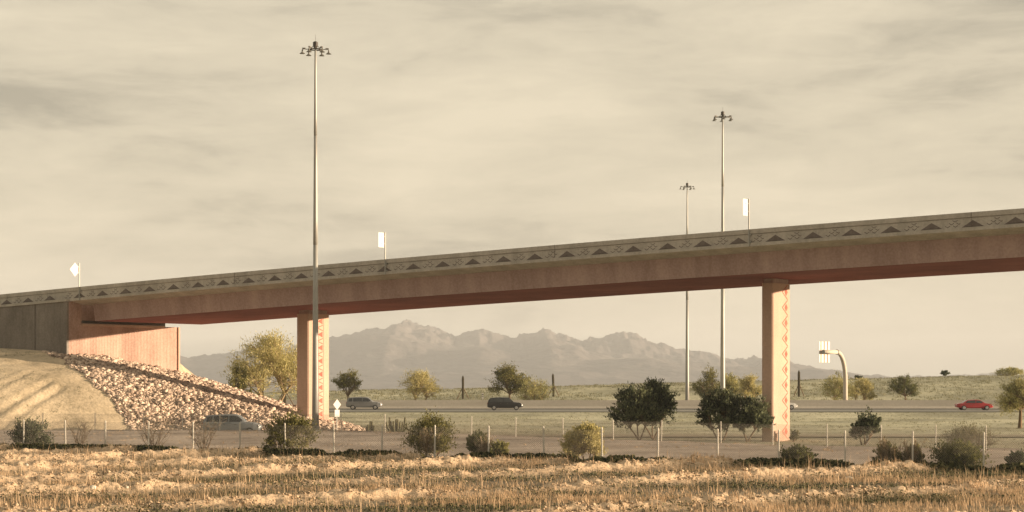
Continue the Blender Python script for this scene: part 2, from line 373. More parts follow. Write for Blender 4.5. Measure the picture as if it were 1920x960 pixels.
def hm(X, Y):
    pxx = 960+X/YM*F
    h = (YH-np.interp(pxx, px_, py_))/F*YM+CAMZ
    base = -34+ (Y-3800)*.0045
    rg = 1-np.abs(2*fbm(X*.0019+3, Y*.0019, 5)-1)                 # ridged noise
    rg2 = 1-np.abs(2*fbm(X*.0007+9, Y*.0011+3, 3)-1)
    k = np.where(Y < YM, sstep(5200, YM, Y)**1.15, 1-sstep(YM, 10800, Y))
    hh = base*(1-k)+h*k
    bulge = 4*k*(1-k)
    hh = hh+bulge*(rg-.72)*110+bulge*(rg2-.8)*60
    fine = (1-np.abs(2*fbm(X*.009, Y*.006, 5)-1)-.72)*34*sstep(.1, .9, k)
    jag = (1-np.abs(2*fbm(X*.021+7, Y*.010, 4)-1)-.7)*38*sstep(.45, 1, k)*np.clip((h-20)/80, .15, 1)
    return hh+fine+jag
tag(grid('mountains', np.concatenate([np.linspace(-6200, -2450, 90), np.arange(-2440, 2441, 5.5), np.linspace(2450, 5600, 80)]), np.concatenate([[3600, 4200, 4800], np.linspace(5100, 9200, 110), np.linspace(9300, 11000, 12)]), hm, M['mountain']), kind='structure')

# ------------------------------------------------------------------ haze
hb = MB(); hb.box((0, 5200, 102), (24000, 13600, 296))
hz = hb.build('haze', M['sand']); hz.data.materials.clear()
hmat = bpy.data.materials.new('haze_air'); hmat.use_nodes = True; hn = hmat.node_tree
for n in list(hn.nodes):
    if n.type != 'OUTPUT_MATERIAL': hn.nodes.remove(n)
pv = hn.nodes.new('ShaderNodeVolumePrincipled'); pv.inputs['Density'].default_value = HAZE_DENSITY; pv.inputs['Color'].default_value = (.80, .86, .93, 1)
pv.inputs['Anisotropy'].default_value = 0
hn.links.new(pv.outputs[0], [n for n in hn.nodes if n.type == 'OUTPUT_MATERIAL'][0].inputs['Volume'])
hz.data.materials.append(hmat); tag(hz, kind='stuff', label='pale warm haze that fades the far mountains', cat='haze')

# ------------------------------------------------------------------ overpass
ov = empty('overpass', (0, 0, 0), 'long curved concrete highway overpass on two tall patterned piers', 'bridge')
T0, T1 = UC+.15, 150
def extr(cs, t0, t1, m, name, parent, n=40, smooth=False, zf=ztop):
    """cs: list of (v, dz from parapet top)"""
    b = MB(); rings = []
    for i in range(n+1):
        t = t0+(t1-t0)*i/n; rings.append([BP(t, v, zf(t)+dz) for v, dz in cs])
    b.loft(rings); return b.build(name, m, parent, smooth)
CAP = .36; PH = 1.04; LIP = .24; OVH = 1.7; WS = 15.2; GD = 1.9
DW = OVH*2+WS
# deck slab with lip edge
extr([(-.10, -PH), (-.10, -PH-LIP), (.25, -PH-LIP-.02), (OVH, -PH-.55), (OVH+WS, -PH-.55), (DW-.25, -PH-LIP-.02), (DW+.10, -PH-LIP), (DW+.10, -PH)], T0, T1, M['parapet'], 'deck', ov)
extr([(OVH, -PH-.552), (OVH+.25, -PH-LIP-GD), (OVH+WS-.25, -PH-LIP-GD), (OVH+WS, -PH-.552)], T0+1.3, T1, M['girder'], 'box_girder', ov)
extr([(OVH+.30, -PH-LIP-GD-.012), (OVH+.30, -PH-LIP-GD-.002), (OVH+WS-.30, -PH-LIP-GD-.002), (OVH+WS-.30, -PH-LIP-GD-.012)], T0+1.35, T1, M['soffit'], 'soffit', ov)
for v0, s in ((0, 1), (DW, -1)):
    extr([(v0+.0*s, -PH+.002), (v0+.0*s, -CAP-.04), (v0+.05*s, -CAP-.02), (v0+.05*s, -CAP+.01), (v0-.05*s, -CAP+.02), (v0-.05*s, -.03), (v0-.02*s, 0), (v0+.22*s, 0), (v0+.3*s, -.3), (v0+.45*s, -PH+.002)], T0, T1, M['parapet'], 'parapet', ov)
# relief pattern on the near parapet: stepped triangles and small chevrons
def relief(t0, t1, name, parent, vface=0.0):
    b = MB()
    k = 0; t = t0
    def pt(t, h, out): return BP(t, vface-out, ztop(t)-PH+.0+h)
    while t < t1:
        bw, bh = .80, .47; c = t
        # sunken looking triangle with a proud pyramid face
        A, Bp, C = pt(c-bw, .02, .004), pt(c+bw, .02, .004), pt(c, bh+.02, .004); ap = pt(c, .17, .03)
        b.poly([A, Bp, ap]); b.poly([Bp, C, ap]); b.poly([C, A, ap])
        for (dx, hh) in ((-1.82, .07), (-1.26, .07), (-1.54, .25), (-1.0, .25), (-1.28, .43)):
            for s in (-1, 1):
                x0, h0, x1, h1 = c+dx, hh, c+dx+s*.19, hh+.125
                if s == 1 and dx == -1.0: x1, h1 = c+dx+.10, hh+.07
                e_ = .028
                p = [pt(x0, h0-e_, .006), pt(x1, h1-e_, .006), pt(x1, h1+e_, .006), pt(x0, h0+e_, .006)]
                b.poly(p)
                b.poly([p[0], p[1], pt(x1, h1-e_, -.01), pt(x0, h0-e_, -.01)])
        t += 3.0
    return b.build(name, M['relief'], parent)
relief(UC+1.2+.2, 140, 'relief_pattern', ov)
# joints in parapet
for t in [30.5, 64, 98, 128]:
    b = MB(); b.box((0, 0, 0), (.025, .02, PH), Matrix.Translation(BP(t, -.062, ztop(t)-PH/2+.0)) @ Matrix.Rotation(math.atan2(D2.y, D2.x), 4, 'Z'))
    b.build('joint_strip', M['relief'], ov)
# piers
def pier(t, v, wid, thk, rot, kind, base):
    zt = ztop(t)-PH-LIP-GD
    c = BP(t, v, 0); M4 = Matrix.Translation((c.x, c.y, 0)) @ Matrix.Rotation(math.atan2(D2.y, D2.x)+R(rot), 4, 'Z')
    # local x = along bridge (thickness), local y = across (width); lit face is +x
    b = MB(); ch = .10; hx = thk/2; hy = wid/2
    pl = [(-hx+ch, -hy), (hx-ch, -hy), (hx, -hy+ch), (hx, hy-ch), (hx-ch, hy), (-hx+ch, hy), (-hx, hy-ch), (-hx, -hy+ch)]
    zs = [base-1.0, base+2.2, base+2.205, base+2.22, base+2.225, (base+zt)/2+1, (base+zt)/2+1.005, (base+zt)/2+1.02, (base+zt)/2+1.025, zt-.35, zt-.34]
    sc = [1, 1, .985, .985, 1, 1, .985, .985, 1, 1, 1]
    rings = [[M4 @ Vector((x*s, y*s, z)) for x, y in pl] for z, s in zip(zs, sc)]
    b.loft(rings); p = b.build('pier', M['pier'], ov)
    b = MB(); rings = [[M4 @ Vector((x*.86, y*.92, z)) for x, y in pl] for z in (zt-.34, zt+.1)]
    b.loft(rings); b.build('bearing_neck', M['girder'], p)
    yc = .15 if kind == 'tri' else .62; pw = .36
    b = MB()
    def q(y, z, o): return M4 @ Vector((hx+o, yc+y, z))
    def strip(a, c_, w_, o=.012):
        ax, az = a; cx, cz = c_; dx = cx-ax; dz = cz-az; l = math.hypot(dx, dz); nx, nz = -dz/l*w_/2, dx/l*w_/2
        f = [q(ax+nx, az+nz, o), q(ax-nx, az-nz, o), q(cx-nx, cz-nz, o), q(cx+nx, cz+nz, o)]
        g = [q(ax+nx, az+nz, -.02), q(ax-nx, az-nz, -.02), q(cx-nx, cz-nz, -.02), q(cx+nx, cz+nz, -.02)]
        b.poly(f)
        for i in range(4): b.poly([f[i], g[i], g[(i+1) % 4], f[(i+1) % 4]])
    def tri(pts, o=.014):
        b.poly([q(y, z, o) for y, z in pts])
        for i in range(len(pts)):
            a, c_ = pts[i], pts[(i+1) % len(pts)]; b.poly([q(*a, o), q(*a, -.02), q(*c_, -.02), q(*c_, o)])
    per = 1.22; z = zt-1.0
    while z > base+.2:
        if kind == 'tri':
            tri([(-.33, z), (.36, z-.27), (.36, z+.27)])
            strip((.40, z-.36), (-.42, z-.61), .07); strip((-.42, z-.61), (.40, z-.86), .07)
        else:
            strip((-.50, z), (.44, z+per/2-.03), .08); strip((-.50, z), (.44, z-per/2+.03), .08)
            tri([(-.10, z), (.18, z-.30), (.45, z), (.18, z+.30)])
        z -= per
    if kind == 'tri': strip((.52, zt-.6), (.52, base+.3), .03)
    b.build('pier_relief', M['pier_red'], p)
    return c
def tv_for(px, v):
    # bridge t whose point at offset v projects on px
    lo, hi = -20, 140
    for _ in range(60):
        m = (lo+hi)/2; p = BP(m, v, 0)
        if 960+p.x/p.y*F < px: lo = m
        else: hi = m
    return (lo+hi)/2
VP = OVH+WS/2
pier(tv_for(587, VP), VP, 3.1, 1.40, 0, 'tri', 0.0)
pier(tv_for(1455, VP), VP, 3.15, .98, 0, 'dia', 0.0)

# ------------------------------------------------------------------ abutment and wing wall
ab = empty('abutment', (0, 0, 0), 'ribbed reddish concrete abutment with long wing wall at the left end of the overpass', 'retaining wall')
def ribbed(p0, p1, nrm, z0f, z1f, name, m, parent, pitch=.20, depth=.022):
    L_ = (p1-p0).length; n = int(L_/pitch); d = (p1-p0)/L_
    plan = []
    for i in range(n):
        a = p0+d*(i*L_/n); w_ = L_/n
        plan += [a, a+d*w_*.12+nrm*depth, a+d*w_*.5+nrm*depth, a+d*w_*.62]
    plan.append(p1)
    v = []; f = []
    for p in plan:
        s = (p-p0).dot(d); v += [(p.x, p.y, z0f(s)), (p.x, p.y, z1f(s))]
    for i in range(len(plan)-1): f.append((2*i, 2*i+2, 2*i+3, 2*i+1))
    b = MB(); b.v = v; b.f = f; return b.build(name, m, parent)
TW0 = -40
zc = lambda t: ztop(t)-PH-.02      # coping top on the wing
w0 = BP(TW0, -.30, 0); w1 = BP(UC-.12, -.30, 0)
ribbed(w0, w1, -V2, lambda s: 3.0, lambda s: zc(TW0+s)-.24, 'wing_wall', M['wing'], ab)
# corner pilaster and coping
b = MB(); b.loft([[BP(t, v, z) for t, v, z in ((tt, -.36, z_), (tt, -.2, z_))] for tt, z_ in ()] or [[BP(UC-.12, -.36, z), BP(UC+.06, -.36, z), BP(UC+.06, -.10, z), BP(UC-.12, -.10, z)] for z in (2.5, zc(UC)-.24)])
b.build('corner_edge', M['wing'], ab)
b = MB(); rings = []
for i in range(21):
    t = TW0+(UC+.1-TW0)*i/20; rings.append([BP(t, -.46, zc(t)-.235), BP(t, -.46, zc(t)), BP(t, .3, zc(t)), BP(t, .3, zc(t)-.235)])
b.loft(rings); b.build('coping', M['parapet'], ab)
cs = [(-.0, -PH+.002), (-.0, -CAP-.04), (.05, -CAP-.02), (.05, -CAP+.01), (-.05, -CAP+.02), (-.05, -.03), (-.02, 0), (.22, 0), (.3, -.3), (.45, -PH+.002)]
for (a, c_) in ((-38, 1.26), (1.3, 6.76), (6.80, UC+.13)):
    extr(cs, a, c_, M['parapet'], 'approach_parapet', ab, 10)
relief(-34.9, UC+.0, 'relief_pattern', ab)
for t in (-9.5, 5.45):
    b = MB(); b.box((0, 0, 0), (.06, .03, 7), Matrix.Translation(BP(t, -.36, zc(t)-3.75)) @ Matrix.Rotation(math.atan2(D2.y, D2.x), 4, 'Z'))
    b.build('wall_joint', M['relief'], ab)
# front wall (faces along +d) : lower wall, ledge, cheek wall
VW = 14.7; ZS = CAMZ+4.92
f0 = BP(UC, -.10, 0); f1 = BP(UC, VW, 0)
ribbed(f0, f1, D2, lambda s: 2.0, lambda s: ZS, 'front_wall', M['wall'], ab)
ribbed(BP(UC, -.10, 0), BP(UC, OVH-.1, 0), D2, lambda s: ZS, lambda s: ztop(UC)-PH-.26, 'cheek_wall', M['wall'], ab)
b = MB()
M4 = Matrix.Translation(BP(UC, 0, 0)) @ Matrix.Rotation(math.atan2(D2.y, D2.x), 4, 'Z')
b.box((-2.03, (VW-.3)/2+.0, (ZS-.2)/2+.5), (4, VW-.02, ZS-1.2), M4)
b.box((-.6, (OVH-.3)/2, (ZS+ztop(UC)-PH-.3)/2+.02), (1.14, OVH-.3, ztop(UC)-PH-.3-ZS), M4)
b.box((-.78, VW/2-.2, (ZS+ztop(UC)-PH-.3)/2+.3), (.4, VW-.6, ztop(UC)-PH-.5-ZS), M4)
b.build('wall_core', M['wall'], ab)
b = MB(); b.box((.10, OVH-.2+5.6, ZS-.03), (.32, 11.2, .22), M4); b.build('bearing_ledge', M['pier'], ab, bevel=.02)
b = MB(); b.box((.03, VW+.08, (ZS+2)/2), (.3, .22, ZS-2), M4); b.build('end_edge', M['pier'], ab)
# approach fill surface between the parapets
b = MB(); b.loft([[BP(t, .3, 4.0), BP(t, .3, ztop(t)-PH-.05), BP(t, 14.0, ztop(t)-PH-.05), BP(t, 14.0, 4.0)] for t in (-45, -20, 0, UC-1)])
tag(b.build('approach_road', M['asphalt']), kind='structure')

# ------------------------------------------------------------------ high mast light poles
def mast(px, Z, ytop, label, r0, seed):
    g = G(px, Z); top = P(px, ytop, Z).z; H = top-g.z
    o = empty('high_mast_light', g, label, 'light pole', 'high mast light poles')
    b = MB()
    for za, zb, ra, rb in ((0, H*.485, r0, r0*.62), (H*.478, H*.765, r0*.66, r0*.44), (H*.758, H-.25, r0*.47, r0*.26)):
        b.tube([(0, 0, za+(zb-za)*k/4) for k in range(5)], [ra+(rb-ra)*k/4 for k in range(5)], 14)
    b.build('pole', M['steel'], o, True)
    b = MB(); b.tube([(0, 0, 0), (0, 0, .06)], r0*1.7, 14); b.build('base_flange', M['steel'], o)
    b = MB(); b.tube([(0, 0, -.3), (0, 0, .12)], r0*2.0, 16); b.build('footing', M['barrier'], o)
    b = MB(); b.tube([(0, 0, H-.55), (0, 0, H-.35), (0, 0, H-.05), (0, 0, H+.02)], [.10, .20, .20, .08], 10); b.tube([(0, 0, H), (0, 0, H+.55)], .012, 4); b.build('head_frame', M['darksteel'], o)
    b = MB(); rz = H-.62
    b.tube([(.42*math.cos(a), .42*math.sin(a), rz) for a in [2*math.pi*i/16 for i in range(17)]], .05, 6, False)
    for i in range(4):
        a = math.pi/2*i; b.tube([(.18*math.cos(a), .18*math.sin(a), H-.35), (.42*math.cos(a), .42*math.sin(a), rz)], .025, 5)
    b.build('lowering_ring', M['darksteel'], o)
    for i in range(6):
        a = 2*math.pi*i/6+.12+seed; ca, sa = math.cos(a), math.sin(a)
        b = MB(); b.tube([(.4*ca, .4*sa, rz), (.98*ca, .98*sa, rz+.02), (1.04*ca, 1.04*sa, rz-.05)], .035, 5)
        M4_ = Matrix.Translation((1.02*ca, 1.02*sa, rz+.02)) @ Matrix.Rotation(a, 4, 'Z')
        b.box((-.10, 0, .04), (.26, .12, .10), M4_)
        b.tube([(1.04*ca, 1.04*sa, rz-.05), (1.04*ca, 1.04*sa, rz-.22), (1.04*ca, 1.04*sa, rz-.30), (1.04*ca, 1.04*sa, rz-.36)], [.05, .06, .16, .23], 12)
        b.build('luminaire', M['fitting'], o)
    return o
mast(591.5, 152, 78, 'tallest galvanised high mast light pole, in front of the left bridge pier', .29, 0)
mast(1355, 212, 209, 'high mast light pole rising behind the bridge and the dark bushy double tree', .30, .4)
mast(1288.5, 296, 343, 'shortest and most distant high mast light pole, behind the bridge left of another mast', .31, .9)

# ------------------------------------------------------------------ signs on the parapet (seen from the back)
def parapet_sign(px, shape, label):
    t = tv_for(px, -.12); zb = ztop(t)-PH-.12
    o = empty('road_sign', BP(t, -.14, zb), label, 'sign', None, math.atan2(D2.y, D2.x))
    b = MB(); b.box((0, 0, 1.65), (.075, .075, 3.5)); b.build('sign_post', M['steel'], o)
    for z_ in (.75, .22): b = MB(); b.box((.03, .09, z_), (.24, .16, .09)); b.build('bracket', M['steel'], o)
    b = MB()
    if shape == 'diamond':
        r = .66; pl = [(r, 0), (0, r), (-r, 0), (0, -r)]; cy, cz = -.50, 2.75
    else:
        pl = []; hw, hh, cr_ = .46, .62, .09
        for cx_, cz_, a0 in ((hw-cr_, hh-cr_, 0), (-hw+cr_, hh-cr_, 90), (-hw+cr_, -hh+cr_, 180), (hw-cr_, -hh+cr_, 270)):
            pl += [(cx_+cr_*math.cos(R(a0+k*30)), cz_+cr_*math.sin(R(a0+k*30))) for k in range(4)]
        cy, cz = -.42, 2.74
    b.loft([[(x, cy+y, cz+z) for y, z in pl] for x in (-.055, -.045)]); b.build('sign_plate', M['aluminium'], o)
    for z_ in (.3, -.3): b = MB(); b.box((-.030, cy+.2, cz+z_), (.03, .5, .05)); b.build('stiffener', M['aluminium'], o)
parapet_sign(149, 'diamond', 'blank diamond sign back on a post at the left end of the bridge parapet')
parapet_sign(722.5, 'rect', 'blank rectangular sign back on the bridge parapet right of the tallest mast')
parapet_sign(1404.5, 'rect', 'blank back of a rectangular sign on the parapet above the right bridge pier')
# small diamond sign behind the fence near left pier
g = G(631.5, 166)
o = empty('road_sign', g, 'small white diamond sign with a plaque below it, right of the left pier', 'sign', None, R(38))
b = MB(); b.box((0, 0, 1.35), (.06, .06, 2.9)); b.build('sign_post', M['steel'], o)
b = MB(); r = .42
b.loft([[(x*.95, y, 2.62+z) for x, z in ((r, 0), (0, r*1.12), (-r, 0), (0, -r*1.12))] for y in (-.06, -.045)]); b.build('sign_plate', M['aluminium'], o)
b = MB(); b.box((.0, -.05, 1.86), (.50, .015, .62)); b.build('plaque', M['aluminium'], o, bevel=.01)
# cantilever overhead sign
g = Vector(((1585-960)/F*278, 278, .35)); S = 278/F
o = empty('cantilever_sign', g, 'curved beige tubular cantilever holding a blank backed sign over the highway', 'highway sign')
pts = []
Hh = 8.0; ad = Vector((-.62, -.785, 0)).normalized()
pts = [Vector((0, 0, 0)), Vector((0, 0, 2.3)), Vector((0, 0, 4.2))]
for k in range(1, 9):
    a = R(90*k/8); pts.append(Vector((0, 0, 4.2))+ad*(2.5*(1-math.cos(a)))+Vector((0, 0, 4.0*math.sin(a))))
b = MB(); b.tube(pts, [.34, .33, .32]+[.31]*8, 14); b.build('column', M['beige_steel'], o, True)
e0 = pts[-1]; e1 = e0+ad*4.0
b = MB(); b.tube([e0, e1], [.30, .26], 14); b.build('arm', M['beige_steel'], o, True)
b = MB(); b.tube([e0-ad*.06, e0+ad*.06], .38, 14); b.build('flange', M['steel'], o)
b = MB(); b.tube([e1-ad*.01, e1+ad*.05], .33, 14); b.build('end_cap', M['steel'], o)
nn = Vector((-ad.y, ad.x, 0))*-1      # towards the left/far side
if nn.x > 0: nn = -nn
pc = e0+ad*2.7+nn*.55
b = MB(); M4 = Matrix.Translation((pc.x, pc.y, pc.z)) @ Matrix.Rotation(math.atan2(ad.y, ad.x), 4, 'Z')
b.box((0, 0, 0), (3.1, .03, 3.0), M4); b.build('sign_panel', M['aluminium'], o)
for k in range(3):
    b = MB(); b.box((-.85+k*.95, .05 if (M4 @ Vector((0, 1, 0))-pc).dot(nn) < 0 else -.05, 0), (.13, .06, 3.05), M4)
    b.build('panel_rib', M['rib'], o)

# ------------------------------------------------------------------ median barrier
b = MB(); cs_ = [(-.30, 0), (-.30, .08), (-.16, .33), (-.09, 1.22), (.09, 1.22), (.16, .33), (.30, .08), (.30, 0)]
b.loft([[(x, 276.5+y, .385+z) for y, z in cs_] for x in np.arange(-420, 421, 20)])
bar = b.build('median_barrier', M['barrier']); tag(bar, 'long low concrete barrier running down the middle of the highway', 'barrier')
def delineator(p, h, w_, label, cat='marker post'):
    o = empty('marker_post', p, label, cat)
    b = MB(); b.box((0, 0, h/2), (w_, .05, h)); b.build('post', M['aluminium'], o)
    for q_, t_ in ((.78, .12), (.5, .08)): b = MB(); b.box((0, -.035, h*q_), (w_*.9, .02, h*t_)); b.build('band', M['darksteel'], o)
p = hit(905, 750, 290); delineator(p, 1.2, .30, 'white marker post with dark bands left of the large dark tree beyond the highway')
p = G(1626, 140); delineator(Vector((p.x, p.y, p.z)), .75, .16, 'short white marker post under the small round dark tree')

# ------------------------------------------------------------------ chain link fences
def fence(name, label, pxs, lineY, H, base, meshm, pr=.045):
    o = empty(name, (0, 0, 0), label, 'fence')
    pts = []
    for px in pxs:
        lo, hi = 40, 300
        for _ in range(50):
            m = (lo+hi)/2; x = (px-960)/F*m
            if m < lineY(x): lo = m
            else: hi = m
        x = (px-960)/F*lo; pts.append(Vector((x, lo, float(base(x, lo)))))
    rr = random.Random(5)
    for p in pts:
        b = MB(); ln = rr.uniform(-.03, .03)
        b.tube([p+Vector((0, 0, -.3)), p+Vector((ln, 0, H+rr.uniform(0, .05)))], pr, 8); b.tube([p+Vector((ln, 0, H)), p+Vector((ln, 0, H+.07))], [pr*1.15, pr*.4], 8)
        b.build('post', M['post'], o)
    # wire mesh and top wire, span by span
    v = []; f = []; tw = MB(); bw = MB()
    for a, c_ in zip(pts, pts[1:]):
        d = c_-a; l = d.length; n = max(int(l/.115), 1); Hm = H-.08
        sl = Hm
        tw.tube([a+Vector((0, 0, H-.05)), a.lerp(c_, .5)+Vector((0, 0, H-.07)), c_+Vector((0, 0, H-.05))], .006, 4, False)
        bw.tube([a+Vector((0, 0, .06)), c_+Vector((0, 0, .06))], .005, 4, False)
        u = d/l; wr = .0048; nr = Vector((-u.y, u.x, 0)).normalized()*wr
        ns = int((l+Hm)/.115)
        for s in (-1, 1):
            for k in range(ns):
                x0 = -Hm+k*.115; x1 = x0+Hm; z0, z1 = 0.05, Hm
                # clip to span
                t0 = max(0, -x0/Hm); t1 = min(1, (l-x0)/Hm)
                if t1 <= t0: continue
                xa, xb = x0+t0*Hm, x0+t1*Hm; za, zb = z0+t0*(z1-z0), z0+t1*(z1-z0)
                if s < 0: xa, xb = l-xa, l-xb
                pa = a+u*xa+Vector((0, 0, za+(c_.z-a.z)*xa/l*0)); pb = a+u*xb+Vector((0, 0, zb))
                w3 = Vector((u.x*wr*s*-.7, u.y*wr*s*-.7, wr*.7))
                o_ = len(v)
                for q_ in (pa, pb): v += [tuple(q_+w3), tuple(q_-w3*.5+nr), tuple(q_-w3*.5-nr)]
                f += [(o_, o_+1, o_+4, o_+3), (o_+1, o_+2, o_+5, o_+4), (o_+2, o_, o_+3, o_+5)]
    mesh_np('wire_mesh', v, f, meshm, o)
    tw.build('tension_wire', M['wire'], o); bw.build('tension_wire', M['wire'], o)
    return o
near_px = [-115, -35, 44, 123, 197, 278, 362, 450, 535, 626, 716, 815, 916, 1020, 1129, 1233, 1346, 1460, 1585, 1711, 1844, 1982]
fence('chain_link_fence', 'near chain link fence with thin pale posts along the edge of the dry field', near_px, fenceY, 1.80, lambda x, y: hg(x, y)-.0, M['wire'])
far_px = [-40, 80, 178, 270, 342, 412, 484, 556, 640, 722, 800, 884, 967, 1056, 1150, 1240, 1352, 1449, 1551, 1652, 1754, 1849, 1960]
fence('chain_link_fence', 'far chain link fence running behind the strip of brown gravel', far_px, lambda x: edgeY(x)-2.2, 1.35, lambda x, y: hg(x, y), M['wire'], .034)

# ------------------------------------------------------------------ vehicles
def car(name, loc, label, paint, kind='sedan', flip=False, group='vehicles on the highway', L_=4.7):
    o = empty(name, loc, label, 'car' if kind != 'suv' else 'suv', group, math.pi if flip else 0)
    hw = .90
    if kind == 'sedan':
        st = [(-.5, .50, .62, .55), (-.485, .42, .86, .80), (-.40, .30, .95, .93), (-.33, .28, 1.0, .94), (-.20, .27, 1.40, .95), (.02, .27, 1.46, .96), (.14, .27, 1.40, .96), (.27, .27, .98, .95), (.40, .30, .90, .92), (.47, .36, .78, .84), (.5, .45, .62, .66)]
        belt = .95; g0, g1 = 3, 7
    else:
        st = [(-.5, .52, 1.0, .70), (-.485, .42, 1.08, .88), (-.46, .36, 1.45, .93), (-.40, .32, 1.70, .94), (-.15, .30, 1.78, .95), (.06, .30, 1.76, .96), (.12, .30, 1.68, .96), (.24, .30, 1.14, .95), (.38, .33, 1.06, .92), (.47, .40, .90, .84), (.5, .5, .72, .70)]
        belt = 1.08; g0, g1 = 2, 7
    def ring(i):
        x, zb, zt, wf = st[i]; x *= L_; W = hw*wf; bz = min(belt, zt-.015)
        roof = zt > belt+.08
        wr = W*(.76 if roof else .88)
        return [(x, -W*.90, zb), (x, -W, zb+.14), (x, -W, (zb+bz)/2+.05), (x, -W*.97, bz), (x, -wr, zt-.03), (x, -wr*.8, zt), (x, wr*.8, zt), (x, wr, zt-.03), (x, W*.97, bz), (x, W, (zb+bz)/2+.05), (x, W, zb+.14), (x, W*.90, zb)]
    rg = [ring(i) for i in range(len(st))]
    b = MB(); b.loft(rg); b.build('body', paint, o, False)
    # side windows: on the surface between belt (idx 3 / 8) and roof (idx 4 / 7)
    for side, (ib, it) in ((-1, (3, 4)), (1, (8, 7))):
        b = MB(); a_, c_ = g0, g1
        segs = [(g0+.25, g0+1.95), (g0+2.05, g1-1+.62)] if kind == 'sedan' else [(g0+.5, g0+1.3), (g0+1.4, g0+2.45), (g0+2.55, g1-1+.55)]
        def pt(fi, h):
            i = min(int(fi), len(st)-2); fr = fi-i
            lo = Vector(rg[i][ib]).lerp(Vector(rg[i+1][ib]), fr); hi = Vector(rg[i][it]).lerp(Vector(rg[i+1][it]), fr)
            q_ = lo.lerp(hi, h); q_.y += side*.012; return q_
        for s0, s1 in segs:
            n = 6; lo = [pt(s0+(s1-s0)*k/n, .10) for k in range(n+1)]; hi = [pt(s0+(s1-s0)*k/n, .88) for k in range(n+1)]
            for k in range(n): b.poly([lo[k], lo[k+1], hi[k+1], hi[k]])
        b.build('side_window', M['glass'], o)
    for nm, (i0, i1), fr in (('windshield', (g1-1, g1), (.08, .9)), ('rear_window', (g0, g0+1), (.12, .9))):
        b = MB()
        def q_(k, fr_): 
            p_ = Vector(rg[i0][k]).lerp(Vector(rg[i1][k]), fr_); p_.z += .012; p_.x += (.01 if nm == 'windshield' else -.01); return p_
        b.poly([q_(5, fr[0]), q_(6, fr[0]), q_(6, fr[1]), q_(5, fr[1])]); b.build(nm, M['glass'], o)
    for x in (-.31*L_, .315*L_):
        for y in (-1, 1):
            b = MB(); yc = y*(hw-.10)
            b.tube([(x, yc-.11, .33), (x, yc-.10, .33), (x, yc+.10, .33), (x, yc+.11, .33)], [.29, .33, .33, .29], 20)
            t_ = b.build('tyre', M['tyre'], o); t_.name = 'wheel'
            b = MB(); b.tube([(x, yc+y*.112, .33), (x, yc+y*.125, .33)], [.21, .17], 14); b.build('rim', M['rim'], t_)
    for y in (-1, 1):
        b = MB(); b.box((.478*L_, y*.62, st[-2][2]-.12), (.12, .34, .13)); b.build('headlight', M['lamp_clear'], o)
        b = MB(); b.box((-.488*L_, y*.62, .76 if kind == 'sedan' else .98), (.07, .30, .14)); b.build('tail_light', M['lamp_red'], o)
        b = MB(); b.box((.19*L_ if kind == 'sedan' else .17*L_, y*.99, belt+.06), (.10, .17, .12)); b.build('mirror', paint, o, bevel=.02)
    for y in (-1, 1):
        for x in (-.12, .07): b = MB(); b.box((x*L_, y*.905, belt-.17), (.16, .03, .03)); b.build('door_handle', M['darksteel'], o)
    b = MB(); b.box((.498*L_, 0, .52), (.03, 1.1, .16)); b.build('grille', M['darksteel'], o)
    return o
RZ = .40
def hx(px, Y): return (px-960)/F*Y
car('suv', (hx(683, 267), 267, RZ), 'grey suv on the highway just right of the left bridge pier', M['car_grey'], 'suv', L_=5.0)
car('suv', (hx(947, 263), 263, RZ), 'black suv on the highway below the large dark rounded tree', M['car_black'], 'suv', L_=4.9)
car('sedan', (hx(1826, 263), 263, RZ), 'red sedan on the highway at the right beside the big tree', M['car_red'], 'sedan', L_=5.0)
car('sedan', (hx(1462, 267), 267, RZ), 'white sedan mostly hidden behind the right bridge pier', M['car_white'], 'sedan', L_=4.8)
car('suv', (hx(436, 161.5), 161.5, .1), 'blue grey estate shaped suv passing at the foot of the boulder slope', M['car_blue'], 'suv', L_=4.9)

# ------------------------------------------------------------------ trees and bushes
def leafquads(cent, dirs, ln, wd, rng, jitter=.8):
    """one bent leaf-sprig quad per centre"""
    n = len(cent); d = dirs+rng.normal(0, jitter, (n, 3)); d /= np.linalg.norm(d, axis=1)[:, None]+1e-9
    r = rng.normal(0, 1, (n, 3)); s = np.cross(d, r); s /= np.linalg.norm(s, axis=1)[:, None]+1e-9
    l = ln*rng.uniform(.6, 1.4, n)[:, None]; w_ = wd*rng.uniform(.6, 1.4, n)[:, None]
    v = np.stack([cent-d*l*.5, cent+s*w_*.5, cent+d*l*.5, cent-s*w_*.5], 1).reshape(-1, 3)
    f = np.arange(n*4).reshape(n, 4); return v, f
def branch(b, p0, p1, r0, r1, rnd, sag=.12, n=4):
    pts = []; d = (p1-p0); l = d.length
    off = Vector((rnd.uniform(-1, 1), rnd.uniform(-1, 1), rnd.uniform(-.2, .8)))*l*sag
    for i in range(n+1):
        t = i/n; pts.append(p0.lerp(p1, t)+off*math.sin(t*math.pi))
    b.tube(pts, [r0+(r1-r0)*i/n for i in range(n+1)], 5, False); return pts
